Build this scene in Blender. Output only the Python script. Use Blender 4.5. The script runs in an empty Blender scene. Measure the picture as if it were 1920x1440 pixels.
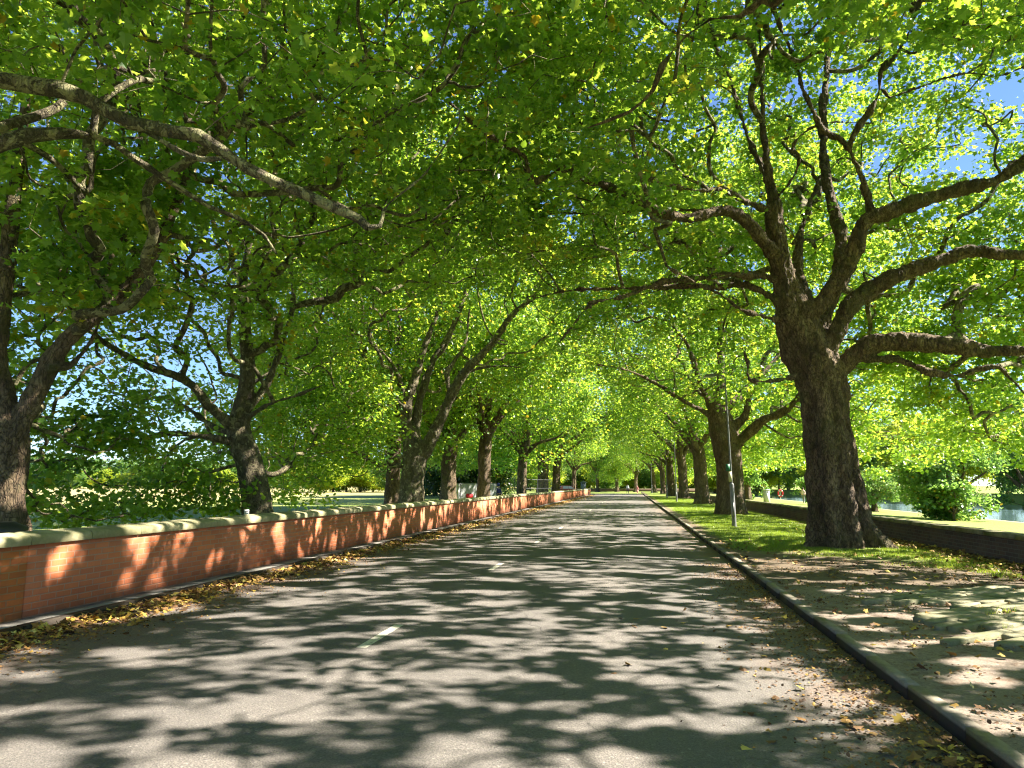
import bpy, math, random
import numpy as np
from mathutils import Vector, Matrix, noise

random.seed(7)
RS = np.random.RandomState(11)
R = math.radians
scene = bpy.context.scene
COL = scene.collection

# ------------------------------------------------------------------ camera
F = 1290.0            # focal length in pixels of the 1920 px wide photograph
CAMZ = 1.55
YAW = R(9.75)         # the camera looks this far to the left of the road axis (+Y)
PITCH = R(8.38)
cd = bpy.data.cameras.new("camera")
cam = bpy.data.objects.new("camera", cd)
COL.objects.link(cam)
cam.location = (0, 0, CAMZ)
cam.rotation_euler = (R(90) + PITCH, 0, YAW)
cd.sensor_width = 36
cd.lens = 36 * F / 1920
cd.clip_start = 0.1
cd.clip_end = 3000
scene.camera = cam

# ------------------------------------------------------------------ light
SUN_AZ, SUN_EL = R(80), R(42)     # azimuth from +Y towards +X
world = bpy.data.worlds.new("World")
scene.world = world
world.use_nodes = True
wn = world.node_tree
sky = wn.nodes.new("ShaderNodeTexSky")
sky.sky_type = 'NISHITA'
sky.sun_disc = False
sky.sun_elevation = SUN_EL
sky.sun_rotation = SUN_AZ
sky.air_density = 1.0
sky.altitude = 1500
sky.dust_density = 0.15
sky.ozone_density = 6.0
wn.links.new(sky.outputs[0], wn.nodes["Background"].inputs[0])
wn.nodes["Background"].inputs[1].default_value = 0.055
sl = bpy.data.lights.new("sun", 'SUN')
sun = bpy.data.objects.new("sun", sl)
COL.objects.link(sun)
sl.energy = 5.0
sl.angle = R(0.45)
sl.color = (1.0, 0.91, 0.78)
sdir = Vector((math.cos(SUN_EL) * math.sin(SUN_AZ), math.cos(SUN_EL) * math.cos(SUN_AZ), math.sin(SUN_EL)))
sun.rotation_euler = sdir.to_track_quat('Z', 'Y').to_euler()
scene.view_settings.view_transform = 'Standard'
scene.view_settings.look = 'None'
scene.view_settings.exposure = 2.25
scene.view_settings.gamma = 1.0
cy = scene.cycles
cy.max_bounces = 6
cy.diffuse_bounces = 3
cy.glossy_bounces = 2
cy.transmission_bounces = 4
cy.caustics_reflective = False
cy.caustics_refractive = False
cy.sample_clamp_indirect = 6.0
cy.use_denoising = True
cy.use_adaptive_sampling = True
cy.adaptive_threshold = 0.012
cy.filter_width = 1.15

# ------------------------------------------------------------------ picture to place
_right = np.array([math.cos(YAW), math.sin(YAW), 0.0])
_fwdh = np.array([-math.sin(YAW), math.cos(YAW), 0.0])
_fwd = _fwdh * math.cos(PITCH) + np.array([0, 0, math.sin(PITCH)])
_up = np.cross(_right, _fwd)
ORG = np.array([0, 0, CAMZ])


def ray(px, py):
    return _fwd + _right * (px - 960) / F + _up * (720 - py) / F


def P(px, py, d):
    """point seen at (px,py) whose horizontal depth along the viewing direction is d"""
    r = ray(px, py)
    return ORG + r * (d / r.dot(_fwdh))


def G(px, py, z=0.0):
    r = ray(px, py)
    return ORG + r * ((z - CAMZ) / r[2])


def depth(p):
    return float((np.asarray(p) - ORG).dot(_fwdh))


def ux(px, py, X):
    r = ray(px, py)
    return ORG + r * (X / r[0])


# ------------------------------------------------------------------ objects
def tag(o, label=None, cat=None, group=None, kind=None):
    if label: o["label"] = label
    if cat: o["category"] = cat
    if group: o["group"] = group
    if kind: o["kind"] = kind
    return o


def empty(name, loc, label, cat, group=None, rz=0):
    o = bpy.data.objects.new(name, None)
    COL.objects.link(o)
    o.location = loc
    o.rotation_euler = (0, 0, rz)
    o.empty_display_size = 0.2
    return tag(o, label, cat, group)


def link(name, me, parent=None, mat=None):
    if mat is not None:
        me.materials.clear()
        me.materials.append(mat)
    o = bpy.data.objects.new(name, me)
    COL.objects.link(o)
    if parent is not None: o.parent = parent
    return o


def npmesh(name, verts, faces, smooth=False, attr=None):
    """verts (N,3); faces: list of int arrays (M,k); attr: per-face float"""
    me = bpy.data.meshes.new(name)
    verts = np.asarray(verts, np.float32)
    me.vertices.add(len(verts))
    me.vertices.foreach_set("co", verts.ravel())
    faces = [np.asarray(f, np.int32) for f in faces if len(f)]
    li = np.concatenate([f.ravel() for f in faces])
    tot = np.concatenate([np.full(len(f), f.shape[1], np.int32) for f in faces])
    st = np.concatenate([[0], np.cumsum(tot)[:-1]]).astype(np.int32)
    me.loops.add(len(li))
    me.loops.foreach_set("vertex_index", li)
    me.polygons.add(len(tot))
    me.polygons.foreach_set("loop_start", st)
    me.polygons.foreach_set("loop_total", tot)
    if smooth:
        me.polygons.foreach_set("use_smooth", np.ones(len(tot), bool))
    if attr is not None:
        a = me.attributes.new("lv", 'FLOAT', 'FACE')
        a.data.foreach_set("value", np.asarray(attr, np.float32))
    me.update(calc_edges=True)
    return me


class MB:
    def __init__(s):
        s.v, s.q, s.n = [], {}, 0

    def add(s, v, faces):
        v = np.asarray(v, float)
        for f in faces:
            f = np.asarray(f)
            if f.ndim == 1: f = f[None]
            s.q.setdefault(f.shape[1], []).append(f + s.n)
        s.v.append(v)
        s.n += len(v)

    def box(s, x0, x1, y0, y1, z0, z1, ch=0.0):
        v = [(x, y, z) for z in (z0, z1) for y in (y0, y1) for x in (x0, x1)]
        if ch:
            v = [(min(max(x, x0 + ch), x1 - ch) if z == z1 else x, min(max(y, y0 + ch), y1 - ch) if z == z1 else y, z) for x, y, z in v]
        s.add(v, [[(0, 2, 3, 1), (4, 5, 7, 6), (0, 1, 5, 4), (2, 6, 7, 3), (0, 4, 6, 2), (1, 3, 7, 5)]])

    def tube(s, pts, rad, sides=8, cap=True):
        v, f = sweep(pts, rad, sides)
        s.add(v, [f])
        if cap:
            n = len(pts)
            s.add(v[:sides], [np.arange(sides)[::-1]])
            s.add(v[-sides:], [np.arange(sides)])

    def prism(s, prof, a0, a1, axis=0):
        """profile of (a,b) pairs swept along one axis"""
        k = len(prof)
        def mk(t, a, b): return [(t, a, b), (a, t, b), (a, b, t)][axis]
        v = [mk(a0, a, b) for a, b in prof] + [mk(a1, a, b) for a, b in prof]
        s.add(v, [[(i, (i + 1) % k, k + (i + 1) % k, k + i) for i in range(k)]])
        s.add(v[:k], [np.arange(k)[::-1]])
        s.add(v[k:], [np.arange(k)])

    def build(s, name, mat, parent=None, smooth=False):
        me = npmesh(name, np.concatenate(s.v), [np.concatenate(x) for x in s.q.values()], smooth)
        return link(name, me, parent, mat)


def sweep(pts, rad, sides=8):
    pts = np.asarray(pts, float)
    rad = np.asarray(rad, float) * np.ones(len(pts))
    n = len(pts)
    t = np.gradient(pts, axis=0)
    t /= np.linalg.norm(t, axis=1)[:, None] + 1e-9
    u = np.cross(t[0], [0.31, 0.9, 0.2])
    u /= np.linalg.norm(u) + 1e-9
    us = np.empty((n, 3))
    for i in range(n):
        u = u - t[i] * u.dot(t[i])
        u /= math.sqrt(u.dot(u)) + 1e-9
        us[i] = u
    w = np.cross(t, us)
    a = np.linspace(0, 2 * np.pi, sides, endpoint=False)
    v = pts[:, None] + rad[:, None, None] * (np.cos(a)[None, :, None] * us[:, None] + np.sin(a)[None, :, None] * w[:, None])
    i = np.arange(n - 1)[:, None] * sides
    j = np.arange(sides)[None]
    j2 = (j + 1) % sides
    f = np.stack([i + j, i + j2, i + sides + j2, i + sides + j], -1).reshape(-1, 4)
    return v.reshape(-1, 3), f


def catmull(pts, step):
    """resample rows (x,y,z,r) evenly along a smooth curve"""
    p = np.asarray(pts, float)
    p = np.vstack([2 * p[0] - p[1], p, 2 * p[-1] - p[-2]])
    out = []
    for i in range(1, len(p) - 2):
        L = np.linalg.norm(p[i + 1, :3] - p[i, :3])
        k = max(1, int(math.ceil(L / step)))
        t = (np.arange(k) / k)[:, None]
        a, b, c, d = p[i - 1], p[i], p[i + 1], p[i + 2]
        out.append(0.5 * (2 * b + (c - a) * t + (2 * a - 5 * b + 4 * c - d) * t * t + (3 * b - a - 3 * c + d) * t ** 3))
    out.append(p[-2][None])
    o = np.vstack(out)
    o[:, 3] = np.maximum(o[:, 3], 0.004)
    return o


# ------------------------------------------------------------------ materials
def newmat(name):
    m = bpy.data.materials.new(name)
    m.use_nodes = True
    nt = m.node_tree
    b = nt.nodes["Principled BSDF"]
    return m, nt, b


def N(nt, typ, **kw):
    n = nt.nodes.new(typ)
    ins = kw.pop("ins", {})
    for k, v in kw.items(): setattr(n, k, v)
    for k, v in ins.items():
        if isinstance(v, bpy.types.NodeSocket): nt.links.new(v, n.inputs[k])
        else: n.inputs[k].default_value = v
    return n


def ramp(nt, fac, stops, interp='LINEAR'):
    r = nt.nodes.new("ShaderNodeValToRGB")
    r.color_ramp.interpolation = interp
    el = r.color_ramp.elements
    while len(el) < len(stops): el.new(0.5)
    for e, (p, c) in zip(el, stops):
        e.position = p
        e.color = (*c, 1) if not isinstance(c, (int, float)) else (c, c, c, 1)
    nt.links.new(fac, r.inputs[0])
    return r.outputs[0]


def noise_(nt, vec, scale, detail=4, rough=0.55, dist=0.0):
    n = N(nt, "ShaderNodeTexNoise", ins={"Scale": scale, "Detail": detail, "Roughness": rough, "Distortion": dist})
    nt.links.new(vec, n.inputs["Vector"])
    return n.outputs[0]


def mix(nt, fac, a, b, blend='MIX'):
    n = N(nt, "ShaderNodeMix", data_type='RGBA', blend_type=blend)
    for k, v in ((0, fac), (6, a), (7, b)):
        if isinstance(v, bpy.types.NodeSocket): nt.links.new(v, n.inputs[k])
        elif k == 0: n.inputs[0].default_value = v
        else: n.inputs[k].default_value = (*v, 1)
    return n.outputs[2]


def mth(nt, op, a, b=0.0, clamp=False):
    n = N(nt, "ShaderNodeMath", operation=op, use_clamp=clamp)
    for k, v in ((0, a), (1, b)):
        if isinstance(v, bpy.types.NodeSocket): nt.links.new(v, n.inputs[k])
        else: n.inputs[k].default_value = v
    return n.outputs[0]


def coords(nt, kind="Object"):
    return nt.nodes.new("ShaderNodeTexCoord").outputs[kind]


def geo_pos(nt):
    return nt.nodes.new("ShaderNodeNewGeometry").outputs["Position"]


def bump(nt, b, height, strength=0.5, dist=0.02):
    n = N(nt, "ShaderNodeBump", ins={"Strength": strength, "Distance": dist, "Height": height})
    nt.links.new(n.outputs[0], b.inputs["Normal"])


def simple(name, col, rough=0.6, metal=0.0, var=0.12, scale=6.0, bmp=0.15):
    m, nt, b = newmat(name)
    v = coords(nt)
    nz = noise_(nt, v, scale, 5)
    c = ramp(nt, nz, [(0.3, tuple(x * (1 - var) for x in col)), (0.7, tuple(min(1, x * (1 + var)) for x in col))])
    nt.links.new(c, b.inputs["Base Color"])
    b.inputs["Roughness"].default_value = rough
    b.inputs["Metallic"].default_value = metal
    if bmp: bump(nt, b, noise_(nt, v, scale * 8, 4), bmp, 0.01)
    return m


def leafmat(name, dark, mid, light, tdark, tlight, yellow=(0.5, 0.36, 0.02), ycut=0.985, tf=0.5):
    m, nt, b = newmat(name)
    at = N(nt, "ShaderNodeAttribute", attribute_name="lv").outputs["Fac"]
    c = ramp(nt, at, [(0.0, dark), (0.5, mid), (0.96, light), (ycut, yellow), (1.0, tuple(x * 0.8 for x in yellow))])
    t = ramp(nt, at, [(0.0, tdark), (0.96, tlight), (ycut, yellow), (1.0, yellow)])
    nt.links.new(c, b.inputs["Base Color"])
    b.inputs["Roughness"].default_value = 0.36
    b.inputs["Specular IOR Level"].default_value = 0.6
    tr = nt.nodes.new("ShaderNodeBsdfTranslucent")
    nt.links.new(t, tr.inputs[0])
    ms = nt.nodes.new("ShaderNodeMixShader")
    ms.inputs[0].default_value = tf
    nt.links.new(b.outputs[0], ms.inputs[1])
    nt.links.new(tr.outputs[0], ms.inputs[2])
    nt.links.new(ms.outputs[0], nt.nodes["Material Output"].inputs[0])
    return m


M = {}
M['leaf'] = leafmat("plane_leaf", (0.026, 0.090, 0.024), (0.066, 0.182, 0.036), (0.14, 0.285, 0.050),
                    (0.26, 0.50, 0.03), (0.68, 0.84, 0.08), tf=0.54)
M['leaf_far'] = leafmat("far_leaf", (0.05, 0.12, 0.015), (0.085, 0.19, 0.02), (0.14, 0.26, 0.03),
                        (0.55, 0.68, 0.04), (0.80, 0.86, 0.10), tf=0.6)
M['leaf_dark'] = leafmat("evergreen_leaf", (0.012, 0.035, 0.010), (0.025, 0.06, 0.014), (0.05, 0.11, 0.02),
                         (0.04, 0.12, 0.02), (0.08, 0.2, 0.03), ycut=0.999, tf=0.25)
M['leaf_willow'] = leafmat("bank_leaf", (0.05, 0.12, 0.03), (0.09, 0.19, 0.045), (0.16, 0.28, 0.06),
                           (0.2, 0.4, 0.06), (0.4, 0.6, 0.12))
M['grass'] = leafmat("grass_blade", (0.10, 0.17, 0.012), (0.18, 0.27, 0.02), (0.30, 0.38, 0.04),
                     (0.3, 0.45, 0.02), (0.5, 0.62, 0.05), tf=0.35)


def make_bark(name, c1, c2, c3, patchy=0.0, scale=1.0):
    m, nt, b = newmat(name)
    v = geo_pos(nt)
    mp = N(nt, "ShaderNodeMapping", ins={"Scale": (1.0, 1.0, 0.45)})
    nt.links.new(v, mp.inputs[0])
    v2 = mp.outputs[0]
    n1 = noise_(nt, v2, 3.0 * scale, 6, 0.65, 0.6)
    n2 = noise_(nt, v2, 16 * scale, 8, 0.7, 0.8)
    vo = N(nt, "ShaderNodeTexVoronoi", feature='DISTANCE_TO_EDGE', ins={"Scale": 13 * scale})
    wv = N(nt, "ShaderNodeVectorMath", operation='ADD')
    nt.links.new(v2, wv.inputs[0])
    nn = N(nt, "ShaderNodeTexNoise", ins={"Scale": 5.0, "Detail": 3.0})
    nt.links.new(v2, nn.inputs["Vector"])
    sc = N(nt, "ShaderNodeVectorMath", operation='SCALE', ins={"Scale": 0.35})
    nt.links.new(nn.outputs["Color"], sc.inputs[0])
    nt.links.new(sc.outputs[0], wv.inputs[1])
    nt.links.new(wv.outputs[0], vo.inputs["Vector"])
    crack = ramp(nt, vo.outputs["Distance"], [(0.0, 0.0), (0.10, 1.0)])
    base = ramp(nt, n1, [(0.30, c1), (0.5, c2), (0.68, c3)])
    base = mix(nt, ramp(nt, n2, [(0.38, 0.0), (0.62, 0.85)]), base, c1)
    base = mix(nt, mth(nt, 'MULTIPLY', mth(nt, 'SUBTRACT', 1.0, crack), 0.55), base, tuple(x * 0.35 for x in c1))
    # moss towards the north side in blotches
    n4 = noise_(nt, v, 1.6, 5, 0.6)
    base = mix(nt, ramp(nt, n4, [(0.52, 0.0), (0.68, 0.55)]), base, (0.085, 0.10, 0.025))
    h = mth(nt, 'ADD', mth(nt, 'MULTIPLY', crack, 0.5), n2)
    if patchy > 0:
        n3 = noise_(nt, v, 5.5, 5, 0.65, 0.7)
        pm = ramp(nt, n3, [(0.60 - patchy * 0.1, 0.0), (0.64 - patchy * 0.1, 0.85)])
        base = mix(nt, pm, base, (0.40, 0.37, 0.20))
    nt.links.new(base, b.inputs["Base Color"])
    b.inputs["Roughness"].default_value = 0.88
    bump(nt, b, h, 1.0, 0.09 / scale)
    return m


M['bark'] = make_bark("plane_bark", (0.075, 0.050, 0.032), (0.24, 0.165, 0.10), (0.42, 0.315, 0.19))
M['bark_pale'] = make_bark("flaking_bark", (0.09, 0.07, 0.045), (0.22, 0.185, 0.115), (0.36, 0.31, 0.19), patchy=0.35)
M['bark_limb'] = make_bark("limb_bark", (0.065, 0.05, 0.032), (0.18, 0.15, 0.09), (0.34, 0.29, 0.17), patchy=0.9, scale=1.3)
M['twig'] = simple("twig_bark", (0.075, 0.058, 0.038), 0.9, var=0.4, scale=9, bmp=0)


# ------------------------------------------------------------------ leaves
def leaf_template(kind):
    if kind == 'lobed':
        half = [(0.0, 0.0), (0.22, -0.10), (0.46, 0.06), (0.30, 0.24), (0.58, 0.52), (0.26, 0.58), (0.0, 1.0)]
        v, k = [], len(half)
        for s_ in (1, -1):
            for x, y in half:
                v.append((x * s_, y, abs(x) * 0.28 - 0.10 * (y - 0.4) ** 2))
        a = np.arange(k)
        return np.array(v), [a[None], (a + k)[::-1][None]]
    if kind == 'mid':
        v = np.array([(0, 0, 0), (0.42, 0.25, .1), (0.38, 0.62, .1), (0, 1, -.05), (-0.38, 0.62, .1), (-0.42, 0.25, .1)])
        return v, [np.array([[0, 1, 2, 3]]), np.array([[0, 3, 4, 5]])]
    if kind == 'narrow':
        v = np.array([(0, 0, 0), (0.13, 0.45, .03), (0, 1, -.05), (-0.13, 0.45, .03)])
        return v, [np.array([[0, 1, 2, 3]])]
    if kind == 'clump':
        # ragged little bunch of leaf faces for far crowns
        r = np.random.RandomState(3)
        v, f = [], []
        for i in range(4):
            c = r.normal(0, 0.38, 3)
            q = np.array([(0, -.34, 0), (.26, 0, .05), (0, .38, 0), (-.26, 0, .05)])
            a, bb = r.uniform(0, 6.28), r.normal(0, 0.6)
            ca, sa = math.cos(a), math.sin(a)
            q = np.stack([q[:, 0] * ca - q[:, 1] * sa, q[:, 0] * sa + q[:, 1] * ca, q[:, 2] + q[:, 1] * bb], 1) + c
            f.append([4 * i, 4 * i + 1, 4 * i + 2, 4 * i + 3])
            v += list(q)
        return np.array(v), [np.array(f)]
    v = np.array([(0, 0, 0), (0.38, 0.5, .08), (0, 1, 0), (-0.38, 0.5, .08)])
    return v, [np.array([[0, 1, 2, 3]])]


_sx = np.array(sdir.cross(Vector((0, 0, 1))).normalized())
_sy = np.cross(_sx, np.array(sdir))


def sun_gaps(pos, thr=-0.12, scale=2.3):
    """made-up openings along the sun direction, cut so light dapples road and wall"""
    a, b_ = pos @ _sx, pos @ _sy
    return np.array([noise.noise(Vector((x * scale, y * scale, 4.2))) + 0.5 * noise.noise(Vector((x * scale * 2.3, y * scale * 2.3, 9.1))) > thr for x, y in zip(a, b_)])


def leaves_mesh(name, pos, size, kind, rs, tilt=0.55, hue=None, droop=0.35, outdir=None):
    n = len(pos)
    tv, tf = leaf_template(kind)
    az = rs.uniform(0, 2 * np.pi, n)
    if outdir is not None:
        az = np.arctan2(outdir[:, 1], outdir[:, 0]) + rs.normal(0, 1.0, n)
    pitch = -droop + rs.normal(0, tilt, n)
    roll = rs.normal(0, tilt, n)
    fwd = np.stack([np.cos(az) * np.cos(pitch), np.sin(az) * np.cos(pitch), np.sin(pitch)], 1)
    side = np.stack([-np.sin(az), np.cos(az), np.zeros(n)], 1)
    up = np.cross(fwd, side) * -1
    up = np.cross(side, fwd) * -1
    s2 = side * np.cos(roll)[:, None] + up * np.sin(roll)[:, None]
    u2 = np.cross(s2, fwd)
    sz = size * rs.uniform(0.6, 1.25, n)
    V = pos[:, None] + sz[:, None, None] * (tv[None, :, 0, None] * s2[:, None] + tv[None, :, 1, None] * fwd[:, None] + tv[None, :, 2, None] * u2[:, None])
    k = len(tv)
    faces, at = [], []
    if hue is None: hue = rs.uniform(0, 1, n)
    for f in tf:
        ff = (np.arange(n)[:, None, None] * k + f[None]).reshape(-1, f.shape[1])
        faces.append(ff)
        at.append(np.repeat(hue, len(f)))
    return npmesh(name, V.reshape(-1, 3), faces, False, np.concatenate(at))


# ------------------------------------------------------------------ tree skeleton
class Tree:
    def __init__(s):
        s.pos, s.par, s.rad, s.plen, s.tubes = [], [], [], [], []

    def limb(s, rows, step=0.35, keep=True, root=False):
        """rows: (x,y,z,r)"""
        c = catmull(rows, step)
        if not root and len(s.pos):
            A = np.array(s.pos)
            j = int(np.argmin(((A - c[0, :3]) ** 2).sum(1)))
        else: j = -1
        for k, r in enumerate(c):
            p = j if k == 0 else len(s.pos) - 1
            L = 0 if p < 0 else s.plen[p] + np.linalg.norm(r[:3] - s.pos[p])
            s.pos.append(r[:3].copy()); s.par.append(p); s.rad.append(r[3]); s.plen.append(L)
        s.tubes.append(c)

    def limb_px(s, pts, d0, d1, w0, w1, step=0.35, root=False):
        q = np.array(pts, float)
        L = np.concatenate([[0], np.cumsum(np.hypot(*(q[1:, :2] - q[:-1, :2]).T))])
        t = L / L[-1]
        rows = []
        for i in range(len(q)):
            d = d0 + (d1 - d0) * t[i]
            w = q[i, 2] if q.shape[1] > 2 else w0 + (w1 - w0) * t[i]
            rows.append((*P(q[i, 0], q[i, 1], d), w / 2 / F * d))
        s.limb(rows, step, root=root)

    def grow(s, pts, bf=0.35, minz=2.4):
        F0 = len(s.pos)
        A = np.array(s.pos)
        pl = np.array(s.plen)
        ok = A[:, 2] > minz
        idx = np.where(ok)[0]
        n = len(pts)
        pts = np.asarray(pts, float)
        D = np.sqrt(((pts[:, None] - A[idx][None]) ** 2).sum(2)) + bf * pl[idx][None]
        b = D.argmin(1)
        cost = D[np.arange(n), b]
        par = idx[b]
        alive = np.ones(n, bool)
        order = []
        node_id = {}
        plen = np.zeros(n)
        allpos = list(s.pos)
        cur = cost.copy()
        for k in range(n):
            i = int(cur.argmin())
            alive[i] = False
            cur[i] = 1e9
            nid = len(s.pos)
            pp = s.par_pos(par[i])
            s.pos.append(pts[i]); s.par.append(int(par[i])); s.rad.append(-1.0)
            L = s.plen[par[i]] + float(np.linalg.norm(pts[i] - pp))
            s.plen.append(L)
            dd = np.sqrt(((pts - pts[i]) ** 2).sum(1)) + bf * L
            m = alive & (dd < cur)
            cur[m] = dd[m]
            par[m] = nid
        s.F0 = F0

    def par_pos(s, i): return s.pos[i]

    def finish(s, tip=0.0045, power=0.5, rmax=0.16):
        n = len(s.pos)
        cnt = np.ones(n)
        for i in range(n - 1, s.F0 - 1, -1):
            p = s.par[i]
            if p >= s.F0: cnt[p] += cnt[i]
        s.cnt = cnt
        r = tip * cnt ** power
        s.r = np.where(np.array(s.rad) > 0, np.array(s.rad), np.minimum(r, rmax))
        ch = [[] for _ in range(n)]
        for i in range(s.F0, n): ch[s.par[i]].append(i)
        s.ch = ch
        s.P = np.array(s.pos)

    def branch_mesh(s, name, rs, sides_big=8, minr=0.0, kink=0.10):
        mb = MB()
        n = len(s.pos)
        starts = []
        for i in range(n):
            c = s.ch[i]
            if not c: continue
            c = sorted(c, key=lambda k: -s.cnt[k])
            for q, k in enumerate(c):
                if i < s.F0 or q > 0: starts.append((i, k))
        for i, k in starts:
            chain = [i, k]
            while s.ch[k]:
                k = max(s.ch[k], key=lambda t: s.cnt[t])
                chain.append(k)
            rr = s.r[chain].copy()
            rr[0] = min(rr[0], rr[1] * 1.15)
            if rr[1] < minr: continue
            pts = s.P[chain]
            # kinks between nodes
            m = []
            for a in range(len(pts) - 1):
                m.append((*pts[a], rr[a]))
                L = np.linalg.norm(pts[a + 1] - pts[a])
                if L > 0.25:
                    o = rs.normal(0, kink * L, 3)
                    m.append((*(0.5 * (pts[a] + pts[a + 1]) + o), 0.5 * (rr[a] + rr[a + 1])))
            m.append((*pts[-1], rr[-1]))
            if rr[1] > 0.02: m = catmull(m, 0.18)
            m = np.array(m)
            sd = 3 if rr[1] < 0.012 else (5 if rr[1] < 0.04 else sides_big)
            v, f = sweep(m[:, :3], m[:, 3], sd)
            mb.add(v, [f])
        return npmesh(name, np.concatenate(mb.v), [np.concatenate(x) for x in mb.q.values()], True)

    def leaf_points(s, per, rs, rcut=0.022, spread=0.30):
        idx = [i for i in range(s.F0, len(s.pos)) if s.r[i] < rcut]
        p0 = s.P[idx]
        pp = s.P[[s.par[i] for i in idx]]
        w = np.clip(rs.gamma(2.2, 1 / 2.2, len(idx)), 0.15, 2.4)
        k = np.maximum(1, np.round(per * w)).astype(int)
        rep = np.repeat(np.arange(len(idx)), k)
        t = rs.uniform(0, 1, len(rep))[:, None]
        base = p0[rep] * (1 - t) + pp[rep] * t
        off = rs.normal(0, 1, (len(rep), 3)) * np.array([spread, spread, spread * 0.55])
        return base + off, off


# keep-out volumes that the real trees keep clear: the arch over the road, limbs lifted near trunks
def noise3(p, s):
    return np.array([noise.noise(Vector(q * s)) for q in p])


def clear_mask(p):
    X, Y, Z = p[:, 0], p[:, 1], p[:, 2]
    nz = noise3(p, 0.35)
    bad = np.zeros(len(p), bool)
    dx = X + 2.2
    arch = 5.4 + 1.5 * (1 - (dx / 7.0) ** 2) + nz * 1.2 + np.clip(Y - 40, 0, 200) * 0.008
    bad |= (np.abs(dx) < 7.0) & (Z < arch)
    bad |= (X > 3.5) & (X < 7.6) & (Z < 4.9 + nz)
    bad |= (X >= 7.6) & (Z < 2.0 + nz * 1.5)
    bad |= (X > 1.2) & (X < 0.56 * Y + 1.2) & (Y > 1) & (Y < 15.5) & (Z < 3.0 + 0.50 * Y + nz)
    bad |= (X < -8.5) & (Z < 1.0 + nz)
    bad |= (X < -6.8) & (X > -10.8) & (Z < 4.6 + nz * 1.3)
    bad |= np.sqrt(X ** 2 + Y ** 2 + (Z - 1.5) ** 2) < 4.6
    return bad


def crown_pts(n, c, r, rs, shell=0.35, extra=None, mask=clear_mask, low=None, hole=-0.16):
    out = []
    tot = 0
    while tot < n:
        u = rs.normal(0, 1, (n * 2, 3))
        u /= np.linalg.norm(u, axis=1)[:, None]
        rad = rs.uniform(shell ** 3, 1, n * 2) ** (1 / 3)
        p = np.array(c) + u * rad[:, None] * np.array(r)
        ok = ~mask(p)
        if extra is not None: ok &= ~extra(p)
        # lumpy gaps
        nz = noise3(p[ok], 0.30)
        q = p[ok][nz > hole]
        nz2 = noise3(q + 31.7, 0.85)
        q = q[nz2 > -0.05]
        out.append(q)
        tot += len(q)
    return np.concatenate(out)[:n]


def trunk_ring(rows, sides, rs, flare=0.25, lobes=5, lob=0.10, groove=0.0, step=0.12, ga=None):
    """tube for a trunk with buttress lobes towards the foot"""
    c = catmull(rows, step)
    v, f = sweep(c[:, :3], c[:, 3], sides)
    v = v.reshape(len(c), sides, 3)
    a = np.linspace(0, 2 * np.pi, sides, endpoint=False)
    z0 = c[0, 2]
    ph = rs.uniform(0, 6.28, 4)
    for i in range(len(c)):
        h = c[i, 2] - z0
        k = math.exp(-h / 0.55)
        lo = lob * (0.45 + 1.3 * k) * math.exp(-h / 6)
        rr = 1 + lo * np.cos(lobes * a + ph[0] + 0.12 * h) + 0.6 * lo * np.cos((lobes - 2) * a + ph[1]) + flare * k * (0.6 + 0.4 * np.cos(lobes * a + ph[0]))
        if groove:
            for g0 in (ga or (ph[2], ph[2] + 2.1, ph[2] + 4.4)):
                dd = (a - g0 - 0.05 * h + np.pi) % (2 * np.pi) - np.pi
                rr -= groove * np.exp(-(dd / 0.22) ** 2) * math.exp(-h / 4)
        v[i] = c[i, :3] + (v[i] - c[i, :3]) * rr[:, None]
    return v.reshape(-1, 3), f


def roughen(me, amp, sc):
    n = len(me.vertices)
    co = np.empty(n * 3, np.float32)
    me.vertices.foreach_get("co", co)
    no = np.empty(n * 3, np.float32)
    me.vertex_normals.foreach_get("vector", no)
    co = co.reshape(-1, 3); no = no.reshape(-1, 3)
    d = np.empty(n)
    for i in range(n):
        p = co[i]
        q = Vector((p[0] * sc, p[1] * sc, p[2] * sc * 0.6))
        a = noise.noise(q)
        b = noise.noise(q * 2.7)
        cN = noise.noise(Vector((p[0] * sc * 5.5, p[1] * sc * 5.5, p[2] * sc * 1.8)))
        fN = noise.noise(Vector((p[0] * sc * 11, p[1] * sc * 11, p[2] * sc * 4.5)))
        d[i] = a + 0.55 * b - 0.7 * abs(cN) + 0.28 * fN
    co = co + no * (d * amp)[:, None]
    me.vertices.foreach_set("co", co.ravel().astype(np.float32))
    me.update()


def solid(name, mb, voxel, amp, sc):
    """fuse overlapping tubes into one skin"""
    me = npmesh(name, np.concatenate(mb.v), [np.concatenate(x) for x in mb.q.values()], True)
    if voxel:
        o = bpy.data.objects.new("tmp", me)
        COL.objects.link(o)
        md = o.modifiers.new("r", 'REMESH')
        md.mode = 'VOXEL'
        md.voxel_size = voxel
        sm = o.modifiers.new("s", 'SMOOTH')
        sm.factor = 0.5
        sm.iterations = 1
        dg = bpy.context.evaluated_depsgraph_get()
        dg.update()
        m2 = bpy.data.meshes.new_from_object(o.evaluated_get(dg))
        bpy.data.objects.remove(o)
        m2.name = name
        me = m2
        me.polygons.foreach_set("use_smooth", np.ones(len(me.polygons), bool))
    if amp: roughen(me, amp, sc)
    return me


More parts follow.
